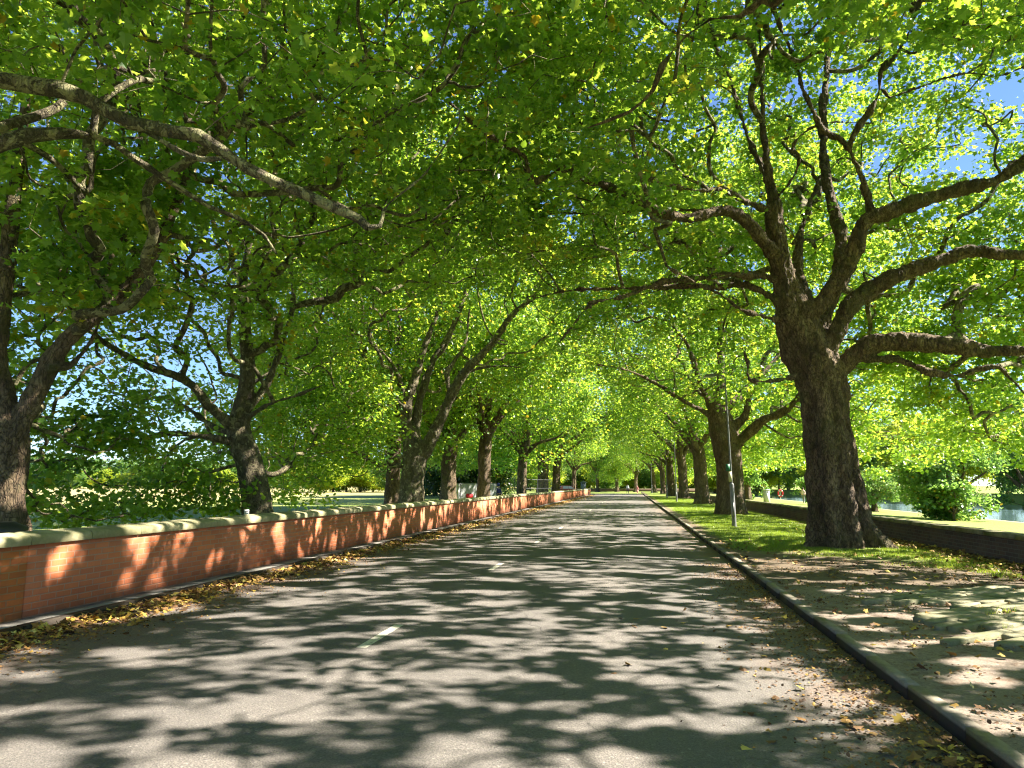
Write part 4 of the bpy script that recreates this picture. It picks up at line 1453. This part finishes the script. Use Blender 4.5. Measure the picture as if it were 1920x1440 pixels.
lampk = lamp_post()
LP = [(1377, 988.5, (0.0, -.055), "nearest grey lamp post, with a green plate, in front of the second trunk"),
      (1268.8, 941, (0, -.02), "second lamp post along the verge, dark at its foot, before the fourth trunk"),
      (1251, 934.5, (0, 0), "third lamp post along the verge, bright sunlit shaft"),
      (1222.5, 925, (0, 0), "farthest lamp post, a thin pale line beside the last trunks on the right")]
for k, (px, py, tl, lab) in enumerate(LP):
    if k == 0: o = lampk
    else:
        o = lampk.copy(); COL.objects.link(o)
        for ch in list(lampk.children):
            c_ = ch.copy(); COL.objects.link(c_); c_.parent = o
            for g in ch.children:
                g_ = g.copy(); COL.objects.link(g_); g_.parent = c_
    o.location = G(px, py, VZ)
    o.rotation_euler = (0, tl[1] * 0.3, 0)
    tag(o, lab, "lamp post", "lamp posts along the right verge")
# labels strapped to the nearest post
mb = MB(); mb.box(-.17, -.03, -.052, -.046, 1.95, 2.2); mb.build("green_plate", M['green_sign'], lampk)
mb = MB(); mb.box(-.10, .02, -.054, -.048, 1.58, 1.93); mb.build("paper_notice", M['yellow_label'], lampk)


# ---- people
def person(base, rz, label, top, trousers, h=1.72, stride=0.16, arm=0.12, skirt=None, sitting=False, hood=False, group=None):
    root = empty("person", base, label, "person", group, rz)
    s = h / 1.72
    s_ = stride
    J = {'pelvis': (0, 0, .93, .125), 'waist': (0, .01, 1.08, .115), 'chest': (0, .01, 1.28, .145), 'neck0': (0, 0, 1.43, .065), 'neck': (0, -.005, 1.50, .052), 'head': (0, -.015, 1.60, .085), 'crown': (0, -.01, 1.675, .075),
         'ls': (.17, 0, 1.40, .055), 'le': (.22, arm * .6, 1.14, .043), 'lw': (.23, -arm, .92, .03), 'lh': (.23, -arm - .02, .83, .028),
         'rs': (-.17, 0, 1.40, .055), 're': (-.22, -arm * .4, 1.14, .043), 'rw': (-.23, -arm * 1.4, .93, .03), 'rh': (-.23, -arm * 1.6, .85, .028),
         'lt': (.095, 0, .86, .088), 'lk': (.10, -s_ * .9, .49, .058), 'la': (.10, -s_ * 1.1, .09, .038), 'lf': (.10, -s_ * 1.1 - .15, .035, .032),
         'rt': (-.095, 0, .86, .088), 'rk': (-.10, s_ * .2, .49, .058), 'ra': (-.10, s_ * 1.5, .10, .038), 'rf': (-.10, s_ * 1.5 - .15, .035, .032)}
    E = [('pelvis', 'waist'), ('waist', 'chest'), ('chest', 'neck0'), ('neck0', 'neck'), ('neck', 'head'), ('head', 'crown'), ('neck0', 'ls'), ('ls', 'le'), ('le', 'lw'), ('lw', 'lh'),
         ('neck0', 'rs'), ('rs', 're'), ('re', 'rw'), ('rw', 'rh'), ('pelvis', 'lt'), ('lt', 'lk'), ('lk', 'la'), ('la', 'lf'), ('pelvis', 'rt'), ('rt', 'rk'), ('rk', 'ra'), ('ra', 'rf')]
    if sitting:
        for k_ in list(J):
            x, y, z, r_ = J[k_]
            if k_ in ('lk', 'rk'): J[k_] = (x * 1.6, -.42, .50, r_)
            elif k_ in ('la', 'ra'): J[k_] = (x * 1.6, -.44, .09, r_)
            elif k_ in ('lf', 'rf'): J[k_] = (x * 1.6, -.60, .035, r_)
            else: J[k_] = (x, y - .12 * max(0, z - 1.0), z - .40, r_)

    def skin(name, keys, grow, mat, sub=1):
        ks = [k_ for k_ in J if k_ in keys]
        me = bpy.data.meshes.new(name)
        ix = {k_: i for i, k_ in enumerate(ks)}
        me.from_pydata([tuple(np.array(J[k_][:3]) * s) for k_ in ks], [(ix[a], ix[b_]) for a, b_ in E if a in ix and b_ in ix], [])
        o_ = bpy.data.objects.new("tmp", me)
        COL.objects.link(o_)
        o_.modifiers.new("s", 'SKIN')
        sv = me.skin_vertices[0].data
        for k_, i in ix.items():
            rr = J[k_][3] * s + grow
            sv[i].radius = (rr * (1.25 if k_ in ('chest', 'waist', 'pelvis') else 1.0), rr)
            sv[i].use_root = (i == 0)
        sb = o_.modifiers.new("b", 'SUBSURF'); sb.levels = sub; sb.render_levels = sub
        dg = bpy.context.evaluated_depsgraph_get()
        m2 = bpy.data.meshes.new_from_object(o_.evaluated_get(dg))
        bpy.data.objects.remove(o_)
        m2.name = name
        m2.polygons.foreach_set("use_smooth", np.ones(len(m2.polygons), bool))
        return link(name, m2, root, mat)
    skin("body", set(J), 0, M['skin'])
    skin("jacket", {'pelvis', 'waist', 'chest', 'neck0', 'ls', 'le', 'lw', 'rs', 're', 'rw'}, .016, top)
    skin("trousers", {'pelvis', 'lt', 'lk', 'la', 'rt', 'rk', 'ra'}, .012, trousers)
    mb = MB()
    hx, hy, hz, _ = J['head']
    if hood:
        mb.tube([(0, hy + .05, hz - .12), (0, hy + .04, hz), (0, hy + .01, hz + .10), (0, hy, hz + .15)], [.10, .125, .10, .03], 12)
        mb.build("hood", top, root, True)
    else:
        mb.tube([(0, hy + .06, hz - .08), (0, hy + .045, hz), (0, hy + .015, hz + .09), (0, hy, hz + .125)], [.05, .095, .085, .02], 12)
        mb.build("hair", M['hair'], root, True)
    if skirt:
        mb = MB(); mb.tube([(0, 0, 1.02 * s), (0, 0, .75 * s), (0, 0, .52 * s)], [.15, .21, .27], 14, cap=False); mb.build("skirt", skirt, root, True)
    return root


p_ = G(1177, 926.5, .03); person(p_, 0.2, "person in a white top and dark trousers walking on the road at the far end", cloth("white_top", (.72, .74, .8)), cloth("navy_trousers", (.02, .02, .04)), 1.75, group="people walking at the far end of the avenue")
p_ = G(1195, 926, .03); person(p_, -.4, "person in pink and red clothes at the far end of the road", cloth("pink_top", (.65, .25, .25)), cloth("red_trousers", (.45, .12, .12)), 1.5, skirt=cloth("pink_skirt", (.62, .3, .28)), group="people walking at the far end of the avenue")
p_ = P(921, 940, 60); p_[2] = .0; person(p_, 1.0, "standing person in blue behind the brick wall, left of the seated one", cloth("blue_top", (.05, .09, .28)), cloth("dark_trousers", (.02, .02, .05)), 1.88, stride=.04)
p_ = P(935, 940, 55); p_[2] = .0; person(p_, .6, "person in a hooded navy jacket behind the brick wall", cloth("navy_jacket", (.025, .035, .16)), cloth("black_trousers", (.015, .015, .03)), 1.58, stride=.05, hood=True)
p_ = G(1507, 945, -.4); person(p_, 2.2, "person in pale pink with a dark hat beside the small shrub on the river bank", cloth("pale_top", (.6, .45, .45)), cloth("grey_trousers", (.2, .2, .24)), 1.7, stride=.1, hood=False)

# ---- stone pillar and lifebuoy on the bank
p_ = G(1438, 942.5, -.25)
r_ = empty("stone_pillar", p_, "pale grey square pillar standing on the bank behind the low wall", "pillar", rz=.5)
hh = (942.5 - 918) / F * depth(p_)
mb = MB(); mb.box(-.24, .24, -.24, .24, -.1, hh - .08, .02); mb.build("shaft", M['stone'], r_)
mb = MB(); mb.box(-.28, .28, -.28, .28, hh - .078, hh, .03); mb.build("cap", M['white'], r_)
mb = MB(); mb.box(-.05, .05, -.255, -.243, hh - .34, hh - .22); mb.build("slot", M['black'], r_)
p_ = G(1464, 939, -.5)
r_ = empty("lifebuoy_stand", p_, "red lifebuoy on a post at the water's edge", "lifebuoy", rz=.2)
mb = MB(); mb.tube([(0, .06, -.4), (0, .06, 1.45)], .045, 8); mb.build("post", M['white'], r_)
mb = MB()
a = np.linspace(0, 2 * np.pi, 25)[:-1]
ring = [(math.cos(t) * .30, 0, 1.0 + math.sin(t) * .42) for t in a]
mb.tube(ring + [ring[0], ring[1]], .10, 8, cap=False); mb.build("ring", M['red'], r_, True)
mb = MB()
for t in (0.8, 2.3, 3.9, 5.5):
    q = [(math.cos(t + u) * .30, 0, 1.0 + math.sin(t + u) * .42) for u in (-.14, 0, .14)]
    mb.tube(q, .108, 8)
mb.build("reflective_bands", M['white'], r_, True)

# ---- mesh barrier, frame fence
m, nt, b = newmat("grey_mesh_sheet")
pos = coords(nt)
c = ramp(nt, noise_(nt, pos, 2.5, 6, .7, 1.2), [(.3, (.22, .24, .25)), (.7, (.5, .52, .52))])
nt.links.new(c, b.inputs["Base Color"]); b.inputs["Roughness"].default_value = .9
bump(nt, b, noise_(nt, pos, 3, 5), .6, .06)
M['sheet'] = m


def fence_panel(p0, p1, top, bot, label, mat_frame, sheet=False, group=None):
    p0 = np.array(p0, float); p1 = np.array(p1, float)
    mid = (p0 + p1) / 2; dv = p1 - p0; L = np.linalg.norm(dv[:2]); rz = math.atan2(dv[1], dv[0])
    root = empty("fence_panel", (mid[0], mid[1], 0), label, "fence", group, rz)
    h = L / 2
    mb = MB()
    for x in (-h + .03, h - .03): mb.tube([(x, 0, 0), (x, 0, top)], .025, 8)
    mb.tube([(-h + .03, 0, top), (h - .03, 0, top)], .025, 8)
    mb.tube([(-h + .03, 0, bot), (h - .03, 0, bot)], .022, 8)
    if not sheet: mb.tube([(-h + .03, 0, top * .62), (h - .03, 0, top * .62)], .02, 8)
    mb.build("frame", mat_frame, root, True)
    mb = MB()
    n_ = int(L / .12)
    for k in range(1, n_):
        x = -h + L * k / n_
        mb.tube([(x, .01, bot), (x, .01, top)], .004, 3, cap=False)
    mb.build("wires", mat_frame, root)
    mb = MB()
    for x in (-h + .03, h - .03): mb.box(x - .12, x + .12, -.32, .32, 0, .12, .02)
    mb.build("foot_blocks", M['black'], root)
    if sheet:
        nx, nz = 16, 8
        X, Z = np.meshgrid(np.linspace(-h + .05, h - .05, nx), np.linspace(bot, top - .02, nz))
        Yw = -.035 + .018 * np.sin(X * 9 + Z * 3) * np.sin(Z * 5)
        v = np.stack([X, Yw, Z], -1).reshape(-1, 3)
        v2 = v + np.array([0, .006, 0])
        i = (np.arange(nz - 1)[:, None] * nx + np.arange(nx - 1)[None]).ravel()
        f_ = np.stack([i, i + 1, i + 1 + nx, i + nx], 1)
        q = MB(); q.add(v, [f_]); q.add(v2, [f_[:, ::-1]]); q.build("mesh_sheet", M['sheet'], root, True)
    return root


def onground(px, d_):
    q = P(px, 930, d_); q[2] = 0; return q


a0, a1, a2 = onground(848, 44), onground(862, 47.5), onground(931, 49.5)
fence_panel(a0, a1, 1.66, .1, "short end panel of the sheeted barrier, turned towards the wall", M['steel'], True, "sheeted barrier panels")
pn = fence_panel(a1, a2, 1.68, .1, "long grey sheeted barrier panel carrying a red square notice", M['steel'], True, "sheeted barrier panels")
hh_ = np.linalg.norm((a2 - a1)[:2])
mb = MB(); xq = -hh_ / 2 + hh_ * (873 - 862) / 69.0
mb.box(xq, xq + hh_ * 12 / 69, -.075, -.062, .62, .98); mb.build("red_notice", M['red'], pn)
c0, c1, c2 = onground(964, 62), onground(1008, 64), onground(1034, 66)
fence_panel(c0, c1, 2.06, .15, "dark open frame fence panel in front of the burred trunk", M['darksteel'], False, "dark frame fence panels")
fence_panel(c1, c2, 2.06, .15, "narrower dark frame fence panel between the two dark trunks", M['darksteel'], False, "dark frame fence panels")
# sports surfaces on the left
def patch(name, pts, z, mat):
    v = [(p[0], p[1], z) for p in pts]
    o = link(name, npmesh(name, v, [np.arange(len(v))[None]]), None, mat); tag(o, kind="structure")
patch("blue_court", [onground(900, 52), onground(946, 52), onground(945, 72), onground(900, 72)], .012, M['tarp'])
patch("green_court", [onground(947, 56), onground(1010, 56), onground(1010, 95), onground(900, 95), onground(900, 73), onground(945, 73)], .012, M['pitch'])
patch("teal_court", [onground(795, 40), onground(842, 40), onground(842, 60), onground(795, 60)], .012, simple("teal_court", (.06, .2, .16), .8, scale=1))

# ---- gate pier at the wall's end
p_ = P(1094, 925, 121); p_[2] = 0
r_ = empty("gate_pier", p_, "dark grey stone gate pier just behind the far end of the brick wall", "pier")
M['slate'] = simple("dark_stone", (.12, .15, .16), .8)
mb = MB(); mb.box(-.42, .42, -.42, .42, 0, 2.0, .02); mb.build("shaft", M['slate'], r_)
mb = MB(); mb.prism([(-.5, 2.002), (.5, 2.002), (.5, 2.1), (0, 2.28), (-.5, 2.1)], -.5, .5, axis=1); mb.build("cap", M['slate'], r_)

# ---- litter bin and plate behind the left wall
p_ = ux(4, 1000, -7.7); p_[2] = 0
r_ = empty("litter_bin", p_, "black litter bin behind the brick wall at the left edge", "bin")
mb = MB(); mb.tube([(0, 0, 0), (0, 0, .8)], [.22, .25], 20); mb.build("bin_body", M['black'], r_, True)
mb = MB()
for k in range(4):
    a_ = k * math.pi / 2 + .6
    mb.box(-.02 + .22 * math.cos(a_), .02 + .22 * math.cos(a_), -.02 + .22 * math.sin(a_), .02 + .22 * math.sin(a_), .79, 1.0)
mb.build("lid_brackets", M['black'], r_)
mb = MB(); mb.tube([(0, 0, .99), (0, 0, 1.03), (0, 0, 1.10)], [.27, .27, .12], 20); mb.build("lid", M['black'], r_, True)
p_ = P(461, 980, 17.2); p_[2] = 0
r_ = empty("marker_plate", p_, "small white plate on a stake at the foot of the leaning tree behind the wall", "marker", rz=.3)
mb = MB(); mb.tube([(0, .02, 0), (0, .02, .95)], .018, 8); mb.build("stake", M['steel'], r_)
mb = MB(); mb.box(-.06, .06, 0, .012, .80, .96); mb.build("plate", M['white'], r_)
mb = MB()
for z in (.83, .87, .91): mb.box(-.045, .045, -.004, -.001, z, z + .012)
mb.build("plate_slots", M['darksteel'], r_)

# ---- parked car
p_ = P(1068, 925, 108); p_[2] = 0
r_ = empty("parked_car", p_, "dark maroon car parked behind the far part of the brick wall, roof and windscreen showing", "car", rz=R(205))
mb = MB()
side = [(-2.05, .35), (-2.1, .6), (-2.0, .82), (-1.2, .92), (-.55, 1.0), (1.45, 1.0), (2.0, .95), (2.1, .6), (2.05, .35)]
mb.prism([(a, b_) for a, b_ in side], -.86, .86, axis=1)
for x in mb.v: pass
mb.build("body", M['carpaint'], r_)
mb = MB()
def cabin(y0, y1, sh, top):
    return
bx = [(-.75, 1.0), (-.1, 1.44), (.2, 1.5), (1.1, 1.5), (1.55, 1.42), (1.95, 1.0)]
k = len(bx)
v = [(a, -.80 + max(0, (z - 1.0)) * .35, z) for a, z in bx] + [(a, .80 - max(0, (z - 1.0)) * .35, z) for a, z in bx]
mb.add(v, [[(i, (i + 1) % k, k + (i + 1) % k, k + i) for i in range(k)]]); mb.add(v[:k], [np.arange(k)]); mb.add(v[k:], [np.arange(k)[::-1]])
mb.build("cabin", M['carpaint'], r_)
mb = MB(); mb.add([(-.70, -.70, 1.05), (-.70, .70, 1.05), (-.135, .60, 1.43), (-.135, -.60, 1.43)], [[(0, 1, 2, 3)]]); mb.v[0][:, 0] -= .02
mb.v[0][:, 2] += .01
mb.build("windscreen", M['glass'], r_)
mb = MB(); mb.add([(1.92, .70, 1.06), (1.92, -.70, 1.06), (1.60, -.60, 1.39), (1.60, .60, 1.39)], [[(0, 1, 2, 3)]]); mb.v[0][:, 0] += .03
mb.build("rear_window", M['glass'], r_)
for sy in (-1, 1):
    mb = MB()
    for x0, x1, x2, x3 in ((-.45, .45, .45, .0), (.52, 1.35, 1.3, .52)):
        q = [(x0, sy * .80, 1.05), (x1, sy * .80, 1.05), (x2, sy * .665, 1.42), (x3, sy * .665, 1.42)]
        mb.add(q, [[(0, 1, 2, 3)]])
    mb.build("side_window", M['glass'], r_)
    for x in (-1.3, 1.3):
        mb = MB(); mb.tube([(x, sy * .72, .33), (x, sy * .89, .33)], .33, 20); wh = mb.build("wheel", M['rubber'], r_)
        mb = MB(); mb.tube([(x, sy * .885, .33), (x, sy * .905, .33)], .2, 16); mb.build("rim", M['steel'], wh)
    mb = MB(); mb.box(-2.13, -2.05, sy * .62 - .14, sy * .62 + .14, .62, .76); mb.build("headlight", M['lens'], r_)
    mb = MB(); mb.box(2.06, 2.13, sy * .66 - .12, sy * .66 + .12, .7, .85); mb.build("tail_light", M['red'], r_)

# ================================================================== GROUND LITTER AND GRASS
def littermat():
    m, nt, b = newmat("fallen_leaf")
    at = N(nt, "ShaderNodeAttribute", attribute_name="lv").outputs["Fac"]
    c = ramp(nt, at, [(0, (.08, .04, .02)), (.3, (.20, .10, .035)), (.55, (.34, .20, .045)), (.78, (.52, .38, .06)), (.9, (.55, .48, .2)), (.94, (.14, .2, .03)), (1, (.08, .14, .025))])
    nt.links.new(c, b.inputs["Base Color"]); b.inputs["Roughness"].default_value = .7
    return m


M['litter'] = littermat()


def litter(name, pts, size, seed, kind='lobed', curl=.35, dark=0.0):
    rs = np.random.RandomState(seed)
    pts = np.asarray(pts)
    hue = np.clip(rs.beta(1.6, 1.4, len(pts)) - dark, 0, 1)
    me = leaves_mesh(name, pts, size, kind, rs, tilt=curl, hue=hue, droop=0.0)
    return link(name, me, None, M['litter'])


rs = np.random.RandomState(77)
# left gutter drift
n = 11000
Y = 3.5 + (rs.uniform(0, 1, n) ** 1.9) * 105
prof = np.clip(rs.gamma(1.8, .17, n), 0, 1.3)
wob = np.array([noise.noise(Vector((y * .45, 0, 0))) for y in Y])
X = ROAD_L + .04 + prof * (0.85 + .7 * wob)
Z = .018 + rs.uniform(0, 1, n) * .055 * np.exp(-prof / .35) + .012
o = litter("leaf_litter", np.stack([X, Y, Z], 1), 0.072, 1, dark=.08); tag(o, "band of yellow and brown fallen leaves in the gutter under the brick wall", "leaf litter", kind="stuff")
n = 16000
Y = 3 + (rs.uniform(0, 1, n) ** 1.7) * 60
X = ROAD_L + .02 + np.clip(rs.gamma(1.7, .3, n), 0, 2.4)
o = litter("leaf_crumbs", np.stack([X, Y, .022 + rs.uniform(0, .01, n)], 1), 0.028, 2, 'mid', dark=.25); tag(o, "brown leaf crumbs scattered along the left gutter", "leaf litter", kind="stuff")
# right: by the kerb in the foreground, along the verge, against the wall
pts, pts2 = [], []
for k in range(650):
    y = rs.normal(3.15, .75); x = KERB0 - .03 - abs(rs.normal(0, .17 + .05 * max(0, y - 2.4)))
    pts.append((x, y, .02 + rs.uniform(0, .03)))
for k in range(60):
    pts.append((rs.uniform(-.2, 1.9), rs.uniform(2.3, 9), .035))
for k in range(600):   # by the paving patch, right edge
    pts.append((3.55 + rs.normal(0, .35), 4.6 + rs.normal(0, .45), VZ + .03 + rs.uniform(0, .03)))
for k in range(2600):
    t = rs.uniform(0, 1); y = 6 + 20 * t ** 1.3
    x = WALL_R - .04 - rs.gamma(1.6, .28)
    pts.append((x, y, VZ + .03 + rs.uniform(0, .04)))
for k in range(900):
    pts.append((rs.uniform(KERB1, 6.8), rs.uniform(3, 20), VZ + .035))
o = litter("leaf_litter", pts, 0.07, 3, dark=.1); tag(o, "fallen leaves by the right kerb, on the verge and against the low wall", "leaf litter", kind="stuff")
for k in range(6000):
    y = 2.4 + rs.uniform(0, 1) ** 1.5 * 12
    cl = noise.noise(Vector((k * .37 % 17, y * .8, 3)))
    x = KERB0 - abs(rs.normal(0, .45)) - .02
    pts2.append((x, y, .025))
for k in range(16000):
    x, y = rs.uniform(KERB1 + .02, 6.8), 2.5 + rs.uniform(0, 1) ** 1.3 * 12
    if noise.noise(Vector((x * 1.1, y * 1.6, 5))) > .02: pts2.append((x, y, VZ + .03))
o = litter("leaf_crumbs", pts2, 0.026, 4, 'mid', dark=.35); tag(o, "reddish brown leaf and bark crumbs along the right kerb and path", "leaf litter", kind="stuff")

# grass blades on the verge
def blades(name, P_, hgt, wid, seed):
    rs = np.random.RandomState(seed)
    n = len(P_)
    az = rs.uniform(0, 6.283, n); lean = rs.normal(0, .35, (n, 2))
    h = hgt * rs.uniform(.5, 1.2, n)
    dx = np.stack([np.cos(az), np.sin(az), np.zeros(n)], 1) * wid * rs.uniform(.7, 1.3, n)[:, None]
    tip = P_ + np.stack([lean[:, 0] * h, lean[:, 1] * h, h], 1)
    V = np.stack([P_ - dx, P_ + dx, tip], 1).reshape(-1, 3)
    f_ = np.arange(3 * n).reshape(-1, 3)
    return npmesh(name, V, [f_], False, rs.uniform(0, .95, n))


n = 230000
Y = 11.5 + rs.uniform(0, 1, n) ** 1.7 * 75
X = rs.uniform(KERB1 + .05, WALL_R - .05, n)
nl = np.array([noise.noise(Vector((x * .9, y * .9, 1.3))) for x, y in zip(X, Y)]) * .5
g = np.clip((Y - (12.6 + (6.4 - X) * 1.05)) * .8 + nl * 5.0, 0, 1) * np.clip((X + nl * 1.0 + .4 - 2.75) * 3, 0, 1) * np.clip((7.15 - X - (nl + .45) * 1.2) * 3, 0, 1)
tr = np.ones(n)
for tx, ty in TREE_FEET: tr *= (np.hypot(X - tx, Y - ty) > .85)
sel = (rs.rand(n) < g) & (tr > 0)
X, Y = X[sel], Y[sel]
Z = verge_h(X, Y) - .005
o = link("grass", blades("grass", np.stack([X, Y, Z], 1), .055, .005, 8), None, M['grass'])
tag(o, "short mown grass on the right verge round the plane trunks", "grass", kind="stuff")
# tufts in the stone joints
q = []
for k in range(26):
    cx, cy_ = rs.uniform(3.6, 6.2), rs.uniform(5.8, 10.2)
    for j in range(26): q.append((cx + rs.normal(0, .07), cy_ + rs.normal(0, .05), VZ + .02))
o = link("grass_tufts", blades("grass_tufts", np.array(q), .07, .004, 9), None, M['grass']); tag(o, "little grass tufts growing in the joints of the stone paving", "grass", kind="stuff")
print("LEAVES", LEAFN)
